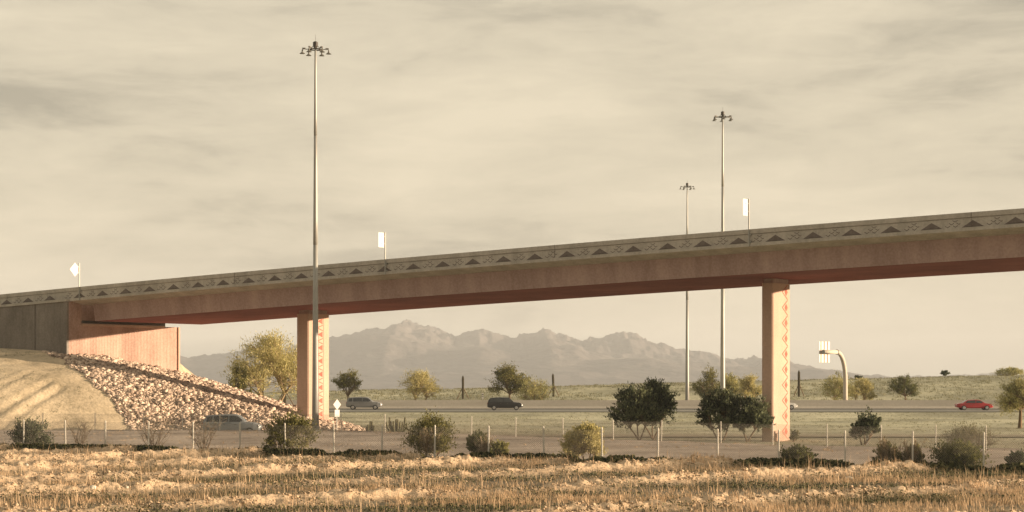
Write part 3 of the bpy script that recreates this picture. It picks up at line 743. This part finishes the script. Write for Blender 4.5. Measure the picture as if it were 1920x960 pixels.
def tree(name, base, label, cat, H, W, leaf, bark, seed, crown0=.3, trunks=1, nl=9, ntw=12, nleaf=26, ls=.16, lw=.06, group=None, lean=0, feather=.35, trunk_r=.12, dep=.9, shape=1.0, lobes=None, droop=0):
    """H height, W crown width; crown0 = fraction of the height where the crown starts"""
    rnd = random.Random(seed); rng = np.random.RandomState(seed)
    o = empty(name, base, label, cat, group)
    tb = MB(); cb = MB(); C = []; Dv = []; rn = []
    c0 = H*crown0; ch = H-c0; zc = c0+ch*.36
    forks = []
    for k in range(trunks):
        a = rnd.uniform(0, 6.28); sp = .0 if trunks == 1 else .35*W*.5
        bx = Vector((math.cos(a)*.15*(trunks > 1), math.sin(a)*.1*(trunks > 1), -.15))
        if trunks > 1: a = math.pi*(k/(trunks-1)) if trunks > 1 else a
        fk = Vector((math.cos(a)*sp*.7+lean*.3, math.sin(a)*sp*.3, c0*rnd.uniform(.75, 1.05)+.05))
        branch(tb, bx, fk, trunk_r*(1.2 if trunks == 1 else .85), trunk_r*.65, rnd, .07, 5); forks.append(fk)
    L_ = lobes or []
    if not L_:
        for k in range(nl):
            a = 2*math.pi*(k+rnd.uniform(-.3, .3))/nl*1.0
            h = rnd.random()**1.1; rad = (W*.5)*rnd.uniform(.45, .80)*math.sqrt(max(.06, 1-.96*h*h))
            L_.append((math.cos(a)*rad+lean, math.sin(a)*rad*dep, c0+ch*(.12+.66*h), rnd.uniform(.26, .40)*W*.5*shape))
        L_.append((lean*1.1, 0, H-ch*.30, .36*W*.5)); L_.append((lean, 0, c0+ch*.45, .42*W*.5))
    for (x, y, z, r) in L_:
        lc = Vector((x, y, z)); fk = min(forks, key=lambda f: (f-lc).length)
        lp = branch(tb, fk, lc, trunk_r*.5, trunk_r*.16, rnd, .10, 5)
        lr = rng.uniform(-.16, .16)
        for j in range(ntw):
            d = Vector(rng.normal(0, 1, 3)); d.z = d.z*.75+feather*.6; d.normalize()
            tip = lc+d*r*rnd.uniform(.8, 1.65 if feather < 1 else 2.1)
            ex, ey, ez = (tip.x-lean)/(W*.5), tip.y/(W*.5*dep), (tip.z-zc)/(H-zc if tip.z > zc else (zc-c0*.8+.01))
            er = math.sqrt(ex*ex+ey*ey+ez*ez); lim = rnd.uniform(.86, 1.12) if cat == 'tree' else rnd.uniform(.72, 1.38)
            if er > lim: q0 = Vector((lean, 0, zc)); tip = q0+(tip-q0)*(lim/er)
            if tip.z < c0*.72: tip.z = c0*.72+rnd.random()*.2
            st_ = lp[rnd.choice([2, 3, 4, 5])] if len(lp) > 5 else lp[-1]
            tp = branch(cb, st_, tip, trunk_r*.13, trunk_r*.04, rnd, .08, 3)
            tt = rng.uniform(.45, 1.12, nleaf)[:, None]
            sv = np.array(st_); tv = np.array(tip); dd = tv-sv; ll = np.linalg.norm(dd)+1e-6
            c = sv+dd*tt+rng.normal(0, 1, (nleaf, 3))*r*.17*np.array([1, 1, .8])
            c[:, 2] -= droop*(tt[:, 0]**2)*r*.3
            C.append(c); Dv.append(np.repeat((dd/ll)[None]*feather*2+np.array([[0, 0, feather]]), nleaf, 0)); rn.append(np.clip(.5+lr+rng.normal(0, .22, nleaf), 0, 1))
    C = np.concatenate(C); Dv = np.concatenate(Dv); rn = np.concatenate(rn)
    k = C[:, 2] > .05; C = C[k]; Dv = Dv[k]; rn = rn[k]
    v, f = leafquads(C, Dv, ls, lw, rng, .55)
    tb.build('trunk', bark, o, True)
    cr_ = mesh_np('crown', v, f, leaf, o, attrs={'rnd': np.repeat(rn, 4)})
    cb.build('twigs', bark, o)
    return o
def T(px, pyb, pyt, pxl, pxr, Z, *a, **k):
    """tree placed at ground under px, at distance Z, top at pyt, crown from pxl to pxr (photograph pixels)"""
    g = G(px, Z); s = F/Z; H = (CAMZ-(pyt-YH)/s)-g.z; W = (pxr-pxl)/s; lean = ((pxl+pxr)/2-px)/s
    return g, H, W, lean
GT = 'trees planted beside the highway'
def put(name, label, px, pyt, pxl, pxr, Z, leaf, bark, seed, cat='tree', group=GT, **k):
    g, H, W, lean = T(px, 0, pyt, pxl, pxr, Z)
    kk = dict(lean=lean, group=group); kk.update(k)
    return tree(name, g, label, cat, H, W, leaf, bark, seed, **kk)
LY, LO, LD, LG, LGo = M['leaf_yellow'], M['leaf_olive'], M['leaf_dark'], M['leaf_green'], M['leaf_gold']
put('palo_verde_tree', 'large feathery yellow green tree between the boulder slope and the left pier', 515, 628, 425, 592, 236, M['leaf_gold'], M['barklight'], 3, crown0=.30, trunks=2, nl=16, ntw=22, nleaf=44, ls=.36, lw=.08, feather=.6, trunk_r=.24, shape=1.0)
put('bushy_tree', 'small dark lobed tree in front of the left side of the large feathery tree', 446, 668, 421, 475, 232, LO, M['bark'], 31, crown0=.2, nl=7, ntw=14, nleaf=26, ls=.24, lw=.10)
put('palo_verde_tree', 'small umbrella shaped olive tree directly right of the left pier', 652, 691, 619, 688, 306, M['leaf_olive'], M['bark'], 4, crown0=.3, nl=10, ntw=14, nleaf=30, ls=.26, lw=.09, trunk_r=.16, shape=.8)
put('palo_verde_tree', 'pale gold tree with two leaning trunks, second right of the left pier', 790, 694, 744, 832, 304, M['leaf_gold'], M['barklight'], 5, crown0=.22, trunks=2, nl=12, ntw=16, nleaf=32, ls=.30, lw=.07, feather=.7, trunk_r=.16)
put('mesquite_tree', 'large dark rounded tree between two staked saguaros', 956, 681, 908, 1000, 307, M['leaf_olive'], M['bark'], 6, crown0=.26, nl=14, ntw=18, nleaf=34, ls=.24, lw=.12, feather=.2, trunk_r=.22, shape=.85)
put('palo_verde_tree', 'low olive gold tree overlapping the right foot of the large dark rounded tree', 1003, 711, 964, 1041, 303, M['leaf_yellow'], M['barklight'], 7, crown0=.2, trunks=3, nl=12, ntw=14, nleaf=28, ls=.24, lw=.08, trunk_r=.14)
put('mesquite_tree', 'dark olive tree just left of the middle mast foot', 1328, 686, 1296, 1362, 303, M['leaf_olive'], M['bark'], 8, crown0=.15, nl=10, ntw=15, nleaf=28, ls=.26, lw=.10, trunk_r=.16)
put('palo_verde_tree', 'glowing gold tree between the middle mast and the right pier', 1405, 700, 1376, 1432, 300, M['leaf_gold'], M['barklight'], 9, crown0=.18, trunks=2, nl=11, ntw=16, nleaf=32, ls=.28, lw=.07, feather=.7, trunk_r=.14)
put('palo_verde_tree', 'yellow green tree crossed by the middle mast', 1365, 694, 1340, 1395, 306, M['leaf_yellow'], M['barklight'], 10, crown0=.18, nl=10, ntw=14, nleaf=30, ls=.28, lw=.08, feather=.6, trunk_r=.14)
put('palo_verde_tree', 'pale green loose tree just left of the curved sign column', 1574, 693, 1538, 1606, 309, M['leaf_yellow'], M['barklight'], 11, crown0=.14, trunks=2, nl=11, ntw=15, nleaf=30, ls=.30, lw=.07, feather=.7, trunk_r=.13)
put('palo_verde_tree', 'low spreading gold tree just right of the curved sign column', 1610, 709, 1585, 1648, 303, M['leaf_gold'], M['barklight'], 12, crown0=.22, trunks=3, nl=10, ntw=15, nleaf=30, ls=.28, lw=.07, feather=.7, trunk_r=.13)
put('palo_verde_tree', 'grey green umbrella tree alone on the slope between the sign column and the right edge', 1698, 704, 1662, 1729, 303, M['leaf_green'], M['bark'], 13, crown0=.32, nl=11, ntw=15, nleaf=30, ls=.26, lw=.07, feather=.5, trunk_r=.15, shape=.8)
put('palo_verde_tree', 'big grey green tree cut by the right edge of the photograph', 1912, 706, 1850, 1985, 186, M['leaf_yellow'], M['bark'], 14, crown0=.36, nl=15, ntw=20, nleaf=46, ls=.20, lw=.05, feather=.45, trunk_r=.20, shape=.75, droop=.8)
put('small_tree', 'tiny dark tree standing alone on the skyline', 1771, 695, 1761, 1783, 372, LD, M['bark'], 15, crown0=.35, nl=5, ntw=8, nleaf=18, ls=.26, lw=.14, trunk_r=.06, group=None)
put('small_tree', 'dark treetop showing just behind the low spreading gold tree', 1607, 705, 1597, 1619, 380, LD, M['bark'], 16, crown0=.3, nl=5, ntw=8, nleaf=18, ls=.26, lw=.14, group=None)
put('palo_verde_tree', 'wide gold green treetop peeping over the skyline at the right', 1888, 692, 1858, 1932, 376, M['leaf_yellow'], M['bark'], 17, crown0=.2, nl=11, ntw=12, nleaf=26, ls=.34, lw=.08, feather=.8)
# dark mid-ground trees
GM = 'dark trees on the green ground between fence and highway'
def leafy_dark(px, pyt, l, r, Z, seed, label, **k):
    kk = dict(crown0=.24, trunks=3, nl=17, ntw=20, nleaf=26, ls=.24, lw=.085, feather=1.1, trunk_r=.08, group=GM, shape=.62); kk.update(k)
    return put('ironwood_tree', label, px, pyt, l, r, Z, LD, M['bark'], seed, **kk)
leafy_dark(1196, 719, 1138, 1250, 150, 21, 'dark spiky tree on the left of the dark group before the highway')
leafy_dark(1222, 711, 1172, 1284, 153, 22, 'dark spiky tree whose crown merges into its left neighbour')
leafy_dark(1350, 727, 1294, 1408, 149, 23, 'wide dark tree at the foot of the middle mast', feather=.6)
leafy_dark(1402, 741, 1366, 1456, 148, 24, 'lower dark tree leaning over the left face of the right pier', feather=.6, trunks=2)
leafy_dark(1621, 769, 1588, 1661, 140, 25, 'small round dark tree right of the right pier', crown0=.2, ls=.14, lw=.10, feather=.4, nl=11, ntw=14, nleaf=36)
# fence line bushes
GB = 'bushes growing along the near chain link fence'
def FZ(px):
    lo, hi = 40, 200
    for _ in range(40):
        m = (lo+hi)/2
        if m < fenceY((px-960)/F*m): lo = m
        else: hi = m
    return lo
def bush(px, pyt, l, r, dz, leaf, seed, label, **k):
    kk = dict(crown0=.04, trunks=3, nl=13, ntw=16, nleaf=26, ls=.11, lw=.055, feather=.95, trunk_r=.035, cat='bush', group=GB, shape=.95, dep=.7); kk.update(k)
    return put('bush', label, px, pyt, l, r, FZ(px)+dz, leaf, kk.pop('bark', M['bark']), seed, **kk)
bush(55, 783, 9, 103, 1.5, LD, 41, 'dense dark green bush at the left edge behind the near fence', ls=.11, lw=.06)
bush(546, 778, 484, 606, 1.2, LO, 42, 'wide olive bush in front of the left bridge pier', ls=.13, lw=.07)
bush(806, 774, 752, 862, 1.3, LO, 43, 'tall spreading olive bush right of the fan of cactus stems', nl=16)
bush(896, 808, 868, 926, 1.0, LG, 44, 'small green bush left of a lower round one at the fence')
bush(938, 824, 918, 958, .9, M['leaf_yellow'], 45, 'low round yellowish bush touching the fence left of the gold bush', nl=9)
bush(1094, 792, 1046, 1143, 1.2, M['leaf_gold'], 46, 'bright gold green bush at the fence below the middle of the bridge', ls=.09, lw=.06, nl=17, ntw=18, nleaf=44)
bush(1492, 841, 1456, 1534, .8, LG, 47, 'low dark green bush at the fence below the right pier', ls=.13, lw=.08, nl=9)
bush(1664, 826, 1632, 1698, .9, LO, 48, 'ragged olive bush with tan plumes, first of the row at the right of the fence', nl=9)
bush(1712, 828, 1690, 1738, 1.0, LO, 49, 'second ragged olive bush with tan plumes in the row at the right', nl=8)
bush(1796, 834, 1738, 1858, .9, M['leaf_green'], 50, 'wide grey green bush behind wire mesh at the lower right', nl=16)
bush(1906, 848, 1882, 1934, .8, LD, 51, 'dark bush at the right edge behind the near fence', ls=.1, lw=.06)
put('bush', 'faint grey green bush behind the far fence at the right', 1822, 800, 1752, 1880, 132, M['leaf_grey'], M['twig'], 52, cat='bush', group=None, crown0=.05, trunks=3, nl=15, ntw=14, nleaf=16, ls=.12, lw=.04, feather=.9)
put('bush', 'small bush hugging the right foot of the right pier', 1488, 803, 1478, 1499, 149, LG, M['bark'], 53, cat='bush', group=None, crown0=.05, nl=6, ntw=8, nleaf=20, ls=.12, lw=.06)
put('bush', 'low dark weed clump in the dry grass at the lower right', 1852, 890, 1832, 1873, 84, LD, M['bark'], 54, cat='bush', group=None, crown0=.02, trunks=2, nl=8, ntw=10, nleaf=22, ls=.09, lw=.05, trunk_r=.02)
# bare twiggy bushes
def bare(px, pyt, l, r, seed, label):
    Z = FZ(px)+1.3; g, H, W, lean = T(px, 0, pyt, l, r, Z); rnd = random.Random(seed); rng = np.random.RandomState(seed)
    o = empty('bare_bush', g, label, 'bush', 'bare twiggy bushes along the near fence')
    sb = MB(); tb = MB(); C = []
    for k in range(15):
        a = rnd.uniform(0, 6.28); rr = W*.5*rnd.uniform(.35, .9)
        tip = Vector((math.cos(a)*rr, math.sin(a)*rr*.8, H*rnd.uniform(.55, .95)))
        lp = branch(sb, Vector((rnd.uniform(-.15, .15), rnd.uniform(-.1, .1), -.1)), tip, .028, .010, rnd, .13, 6)
        for j in range(9):
            p0 = lp[rnd.choice([2, 3, 4, 5, 6])]; d = Vector((rnd.uniform(-1, 1), rnd.uniform(-1, 1), rnd.uniform(-.1, 1)))*W*.13
            q_ = branch(tb, p0, p0+d, .008, .004, rnd, .15, 3)
            for m in range(3):
                p1 = q_[rnd.choice([1, 2, 3])]; e1_ = p1+Vector((rnd.uniform(-1, 1), rnd.uniform(-1, 1), rnd.uniform(-.2, 1)))*W*.06
                branch(tb, p1, e1_, .005, .003, rnd, .1, 2); C.append(np.array(e1_)[None]+rng.normal(0, .06, (3, 3)))
    sb.build('stem', M['twig'], o); tb.build('twigs', M['twig'], o)
    C = np.concatenate(C); v, f = leafquads(C, np.zeros_like(C), .05, .02, rng, 1)
    mesh_np('leaves', v, f, M['leaf_grey'], o, attrs={'rnd': np.repeat(rng.rand(len(C)), 4)})
bare(150, 784, 112, 190, 61, 'bare grey twiggy bush right of the dense dark bush at the left')
bare(290, 788, 248, 328, 62, 'low wide bare twiggy bush, the middle one of three')
bare(384, 782, 346, 424, 63, 'bare twiggy bush in front of the passing blue grey car')

# saguaros with stakes, organ pipe clusters
def column_cactus(name, base, H, r, m, parent=None, leanx=0, n=12, ribs=10):
    b = MB(); rings = []
    for i in range(n+1):
        t = i/n; rr = r*(1 if t < .86 else math.sqrt(max(0.02, 1-((t-.86)/.14)**2)))*(.8+.2*min(1, t*5))
        rings.append([base+Vector((leanx*t+math.cos(2*math.pi*k/(2*ribs))*rr*(1 if k % 2 else .82), math.sin(2*math.pi*k/(2*ribs))*rr*(1 if k % 2 else .82), H*t)) for k in range(2*ribs)])
    b.loft(rings); return b.build(name, m, parent)
def saguaro(px, pyb, pyt, Z, label, sp, leanx=0):
    g = hit(px, pyb, 290) if Z is None else G(px, Z)
    s = F/g.y; H = (CAMZ-(pyt-YH)/s)-g.z
    o = empty('saguaro_cactus', g, label, 'cactus', 'staked saguaros beside the highway')
    column_cactus('stem', Vector((0, 0, -.1)), H+.1, .21, M['saguaro'], o, leanx)
    for k, (dx, dy) in enumerate(((-sp, -.3), (sp, .2), (.1, .9))):
        b = MB(); b.tube([Vector((dx, dy, -.1)), Vector((dx*.1, dy*.1, H*.46))], .075, 6); b.build('stake', M['wood'], o)
saguaro(868, 748, 704, None, 'saguaro with two clear slanting stakes between the gold tree and the large dark tree', 1.05)
saguaro(1038, 744, 700, None, 'slightly tilted staked saguaro at the right of the low olive gold tree', 1.0, -.12)
saguaro(1498, 744, 694, None, 'staked saguaro right of the right bridge pier', .95)
saguaro(534, 752, 693, 262, 'thick staked saguaro trunk touching the left side of the left pier', 1.7)
def organ(px, Z, H, n, spread, label, seed):
    g = G(px, Z); rnd = random.Random(seed); o = empty('cactus_cluster', g, label, 'cactus', 'clusters of upright cactus stems')
    for k in range(n):
        a = -1+2*(k+.5)/n; b = MB(); x = a*spread; h = H*rnd.uniform(.6, 1)*(1-.25*abs(a)); y = rnd.uniform(-.3, .3)
        pts = [(a*.15, y*.4, -.05), (x*.75, y, h*.22), (x*.95, y, h*.5), (x+rnd.uniform(-.05, .05), y, h*.97), (x, y, h)]
        b.tube(pts, [.07, .085, .085, .075, .02], 8); b.build('stem', M['cactus'], o)
organ(744, 170, 1.75, 10, 1.0, 'fan of upright cactus stems left of the tall olive bush', 71)
organ(694, 169, 1.25, 5, .42, 'small cluster of upright cactus stems at the tip of the boulder slope', 72)
organ(838, 168, 1.35, 5, .30, 'narrow cluster of cactus stems at the right of the tall olive bush', 73)

# ------------------------------------------------------------------ riprap stones on the embankment
rng = np.random.RandomState(11)
ph = (1+5**.5)/2
ico = np.array([(-1, ph, 0), (1, ph, 0), (-1, -ph, 0), (1, -ph, 0), (0, -1, ph), (0, 1, ph), (0, -1, -ph), (0, 1, -ph), (ph, 0, -1), (ph, 0, 1), (-ph, 0, -1), (-ph, 0, 1)], float)/1.9
icf = np.array([(0, 11, 5), (0, 5, 1), (0, 1, 7), (0, 7, 10), (0, 10, 11), (1, 5, 9), (5, 11, 4), (11, 10, 2), (10, 7, 6), (7, 1, 8), (3, 9, 4), (3, 4, 2), (3, 2, 6), (3, 6, 8), (3, 8, 9), (4, 9, 5), (2, 4, 11), (6, 2, 10), (8, 6, 7), (9, 8, 1)])
nst = 190000
u = rng.uniform(-3, 40, nst); v = rng.uniform(-26, 22, nst)
x = B0.x+D2.x*(u+UC)+V2.x*v; y = B0.y+D2.y*(u+UC)+V2.y*v
z = h_emb(x, y)
bound = -33.4-.71*(y-166)+(fbm(x*.5, y*.5)-.5)*2.0
keep = (x > bound) & (z > hg(x, y)-.1) & ((v < -.4) | (u > .3)) & (v < 20) & (y > 164.5)
u, v, x, y, z = (q[keep] for q in (u, v, x, y, z)); nst = len(x)
sz = rng.gamma(3.0, .031, nst).clip(.045, .36)
V = ico[None]*rng.uniform(.65, 1.25, (nst, 12, 1))
ang = rng.uniform(0, 6.28, nst); ca, sa = np.cos(ang), np.sin(ang)
V = V*np.stack([rng.uniform(.8, 1.4, nst), rng.uniform(.7, 1.1, nst), rng.uniform(.55, .9, nst)], 1)[:, None]*sz[:, None, None]
X_ = V[..., 0]*ca[:, None]-V[..., 1]*sa[:, None]; Y_ = V[..., 0]*sa[:, None]+V[..., 1]*ca[:, None]
V = np.stack([X_+x[:, None], Y_+y[:, None], V[..., 2]+z[:, None]+sz[:, None]*.18], 2).reshape(-1, 3)
Fc = (icf[None]+(np.arange(nst)*12)[:, None, None]).reshape(-1, 3)
tag(mesh_np('riprap_stones', V, Fc, M['stone'], attrs={'rnd': np.repeat(np.clip(rng.normal(.55, .3, nst), 0, 1), 12)}), 'pale angular boulders covering the slope below the abutment', 'stones', kind='stuff')
print('stones', nst)

# ------------------------------------------------------------------ grass in the field
def blades(name, x, y, z, h, wd, m, lean, rn, label, cat):
    n = len(x); a = rng.uniform(0, 6.28, n); dx = np.cos(a)*wd/2; dy = np.sin(a)*wd/2
    lx = rng.normal(-.10, .25, n)*h*lean; ly = rng.normal(0, .25, n)*h*lean
    v = np.stack([np.stack([x-dx, y-dy, z], 1), np.stack([x+dx, y+dy, z], 1),
                  np.stack([x+dx*.8+lx*.35, y+dy*.8+ly*.35, z+h*.6], 1), np.stack([x-dx*.8+lx*.35, y-dy*.8+ly*.35, z+h*.6], 1),
                  np.stack([x+lx, y+ly, z+h], 1), np.stack([x+lx+dx*.2, y+ly+dy*.2, z+h], 1)], 1).reshape(-1, 3)
    i = np.arange(n)[:, None]*6
    f = np.concatenate([i+np.array([[0, 1, 2, 3]]), i+np.array([[3, 2, 5, 4]])])
    return tag(mesh_np(name, v, f, m, attrs={'rnd': np.repeat(rn, 6)}), label, cat, kind='stuff')
n = 900000
yy = 57+(122-57)*rng.rand(n)**.95; xx = rng.uniform(-1, 1, n)*(yy*.285+1.5)
rd = ridge(xx, yy)/.36; pat = fbm(xx*.16+5, yy*.16, 3); pat2 = fbm(xx*.9, yy*.9, 3)
cl = fbm(xx*2.6+3, yy*2.6, 2)
fy = fenceY(xx)
# thick in the furrows, thin on ridge crests
brk = fbm(xx*.35+11, yy*.35+3, 3); prob = np.clip(1.05-rd*(.75+1.5*np.clip(brk-.3, 0, 1)), .03, 1)*np.clip((pat-.30)*3.0, .22, 1)*np.clip((cl-.28)*3.4, .04, 1)
prob = np.where(fy-yy < 5, np.maximum(prob, .75*np.clip((cl-.3)*4, .1, 1)), prob)
k = (rng.rand(n) < prob*.42) & (yy < fy+.3)
xx, yy, pat, pat2, rd = xx[k], yy[k], pat[k], pat2[k], rd[k]
hh = rng.gamma(6, .026, len(xx))*(.65+1.1*np.clip((pat2-.3)*1.8, 0, 1)); hh = hh.clip(.05, .65)
grn = sstep(.50, .66, fbm(xx*.1+40, yy*.22, 3))
rn_ = np.clip(rng.normal(.58, .24, len(xx))-.45*grn, 0, 1)
blades('grass', xx, yy, hf(xx, yy)-.02, hh, rng.uniform(.012, .028, len(xx)), M['grass'], .9, rn_, 'dry straw coloured grass filling the furrows of the field', 'grass')
print('grass', len(xx))
# crumbled clods lying on the soil ridges
n = 420000; yc = 57+60*rng.rand(n); xc = rng.uniform(-1, 1, n)*(yc*.285+1); rc = ridge(xc, yc)
k = (yc < fenceY(xc)-.3) & (rng.rand(n) < np.clip((rc-.06)*3.2, .01, .75)*np.clip((fbm(xc*1.1, yc*1.1, 2)-.3)*3, .1, 1))
xc, yc = xc[k][:60000], yc[k][:60000]; nc = len(xc); sc = rng.gamma(2.2, .013, nc).clip(.012, .085)
oc = np.array([(1, 0, 0), (-1, 0, 0), (0, 1, 0), (0, -1, 0), (0, 0, 1), (0, 0, -1)], float); of = np.array([(0, 2, 4), (2, 1, 4), (1, 3, 4), (3, 0, 4), (2, 0, 5), (1, 2, 5), (3, 1, 5), (0, 3, 5)])
V = oc[None]*rng.uniform(.6, 1.3, (nc, 6, 1)); an = rng.uniform(0, 6.28, nc); ca, sa = np.cos(an), np.sin(an)
V = np.stack([(V[..., 0]*ca[:, None]-V[..., 1]*sa[:, None])*1.2*sc[:, None]+xc[:, None], (V[..., 0]*sa[:, None]+V[..., 1]*ca[:, None])*sc[:, None]+yc[:, None], V[..., 2]*.8*sc[:, None]+(hf(xc, yc)+sc*.3)[:, None]], 2).reshape(-1, 3)
tag(mesh_np('soil_clods', V, (of[None]+(np.arange(nc)*6)[:, None, None]).reshape(-1, 3), M['soil'], attrs={'rnd': np.repeat(np.clip(rng.normal(.7, .25, nc), 0, 1), 6)}), 'pale crumbly clods lying along the soil ridges of the field', 'soil', kind='stuff')
print('clods', nc)
# tall thin stalks
n = 2600; yy = 58+60*rng.rand(n); xx = rng.uniform(-1, 1, n)*(yy*.28); k = (yy < fenceY(xx)+.5) & (fbm(xx*.3+8, yy*.3) > .47)
xx, yy = xx[k], yy[k]
blades('tall_grass_stalks', xx, yy, hf(xx, yy), rng.uniform(.4, .85, len(xx)), np.full(len(xx), .018), M['grass'], .5, np.clip(rng.normal(.75, .2, len(xx)), 0, 1), 'tall pale stalks standing above the dry field grass', 'grass')
# dark green creeper and weeds along the fence and in patches
xx = rng.uniform(-36, 30, 90000); off = rng.normal(.2, .75, 90000); yy = fenceY(xx)-.6+off
dn = fbm(xx*.22+60, yy*0+3, 3)
dn = .5*dn+.5*fbm(xx*.9+30, yy*.4, 3); mound = np.clip((dn-.26)*1.8, 0, .42)*np.exp(-((off-.2)/.8)**2)
k = (rng.rand(len(xx)) < mound*1.9); xx, yy, mound = xx[k], yy[k], mound[k]
zz = .58+rng.rand(len(xx))*(mound+.05)
C = np.stack([xx, yy, zz], 1); v, f = leafquads(C, np.tile([[0, 0, .3]], (len(C), 1)), .20, .14, rng, 1)
tag(mesh_np('creeper', v, f, M['creeper'], attrs={'rnd': np.repeat(rng.rand(len(C)), 4)}), 'dark green leafy creeper sprawling along the foot of the near fence', 'ground cover', kind='stuff')
# scattered low weeds on field troughs
n = 190000; yy = 57+60*rng.rand(n); xx = rng.uniform(-1, 1, n)*(yy*.28); pp = fbm(xx*.22+90, yy*.5+7, 3); k = (pp > .565) & (yy < fenceY(xx)-1) & (ridge(xx, yy) < .22)
xx, yy = xx[k], yy[k]; C = np.stack([xx, yy, hf(xx, yy)+rng.rand(len(xx))*.16], 1); v, f = leafquads(C, np.tile([[0, 0, .2]], (len(C), 1)), .09, .05, rng, 1)
tag(mesh_np('field_weeds', v, f, M['creeper'], attrs={'rnd': np.repeat(rng.rand(len(C))*.8, 4)}), 'low grey green weeds spread through the furrows', 'ground cover', kind='stuff')
# sparse dry tufts on green ground, berm and hill
def scatter_tufts(name, n, x0, x1, y0, y1, cond, h, m, label, per=7, sp=.12, wd=.03, seed=0):
    r_ = np.random.RandomState(seed); x = r_.uniform(x0, x1, n); y = r_.uniform(y0, y1, n); k = cond(x, y); x, y = x[k], y[k]
    x = np.repeat(x, per)+r_.normal(0, sp, len(x)*per); y = np.repeat(y, per)+r_.normal(0, sp, len(y)*per); z = h_all(x, y)-.02
    blades(name, x, y, z, r_.uniform(.4, 1, len(x))*h, np.full(len(x), wd), m, 1.2, np.clip(r_.normal(.4, .25, len(x)), 0, 1), label, 'ground cover')
scatter_tufts('green_ground_tufts', 9000, -60, 75, 118, 250, lambda x, y: (y > edgeY(x)+2) & ((y < 156.5) | (y > 165)) & (h_emb(x, y) < .05) & (fbm(x*.12, y*.12) > .42), .17, M['leaf_grey'], 'small grey green tufts dotted over the open ground', seed=1)
scatter_tufts('berm_tufts', 11000, -95, 110, 301, 372, lambda x, y: (fbm(x*.07, y*.07) > .38), .34, M['leaf_grey'], 'small shrubs dotted over the bank beyond the highway', sp=.25, wd=.06, seed=2)
scatter_tufts('verge_tufts', 1600, -45, 40, 88, 156, lambda x, y: (y > fenceY(x)+1) & (y < edgeY(x)-.5) & (fbm(x*.2+9, y*.2) > .52), .16, M['grass'], 'pale dry tufts on the strip of brown gravel', seed=3)
scatter_tufts('hill_tufts', 1500, -70, -25, 160, 184, lambda x, y: (h_emb(x, y) > .2) & (fbm(x*.2, y*.2) > .5), .15, M['leaf_grey'], 'small weeds on the sandy bank', seed=4)
# tan dry plumes near right bushes
def plume(px, Z, label, seed, hmax=1.4):
    r_ = np.random.RandomState(seed); rnd = random.Random(seed); g = G(px, Z)
    o = empty('dry_plant', g, label, 'plant', 'dry tan plumed plants at the near fence'); sb = MB(); C = []
    for k in range(16):
        tip = Vector((rnd.gauss(.12, .28), rnd.gauss(0, .2), hmax*rnd.uniform(.6, 1))); pts = branch(sb, Vector((rnd.uniform(-.08, .08), rnd.uniform(-.06, .06), -.05)), tip, .012, .005, rnd, .06, 4)
        t = r_.uniform(.35, 1.05, 46)[:, None]; C.append(np.array(pts[0])[None]*(1-t)+np.array(tip)[None]*t+r_.normal(0, .04, (46, 3)))
    C = np.concatenate(C); v, f = leafquads(C, np.tile([[0, 0, 1.2]], (len(C), 1)), .14, .028, r_, .4)
    sb.build('stem', M['twig'], o); mesh_np('plume', v, f, M['leaf_dry'], o, attrs={'rnd': np.repeat(r_.rand(len(C)), 4)})
plume(1658, FZ(1658)+.2, 'dry tan plume standing in the first ragged bush of the right row', 81, 1.5)
plume(1704, FZ(1704)+.2, 'dry tan plume between the two ragged bushes left of a fence post', 82, 1.5)
plume(906, FZ(906)+.5, 'dry tan plume behind the small green bush at the fence', 83, 1.45)
plume(800, FZ(800)+.2, 'dry tan plume inside the tall olive bush', 84, 1.7)

# pale stones in the field
def rock(px, py, s, label):
    p = None; Z = 60
    while Z < 110:
        q_ = P(px, py, Z)
        if q_.z <= float(hf(q_.x, q_.y))+.05: p = q_; break
        Z += .1
    p = p or P(px, py, 80); r_ = np.random.RandomState(px); V = ico*r_.uniform(.7, 1.2, (12, 1))*np.array([s*1.3, s, s*.8]); 
    o = mesh_np('rock', V, icf, M['pale_stone']); o.location = p; tag(o, label, 'rock', 'pale stones lying in the field')
rock(173, 915, .15, 'larger pale stone on a soil ridge at the lower left')
rock(50, 872, .10, 'small pale stone in the grass at the far left')
rock(237, 914, .08, 'small pale stone right of the larger one at the lower left')
rock(1592, 897, .17, 'flat pale stone on the soil ridge below the right fence posts')
rock(945, 853, .10, 'small pale stone by the fence in the middle')
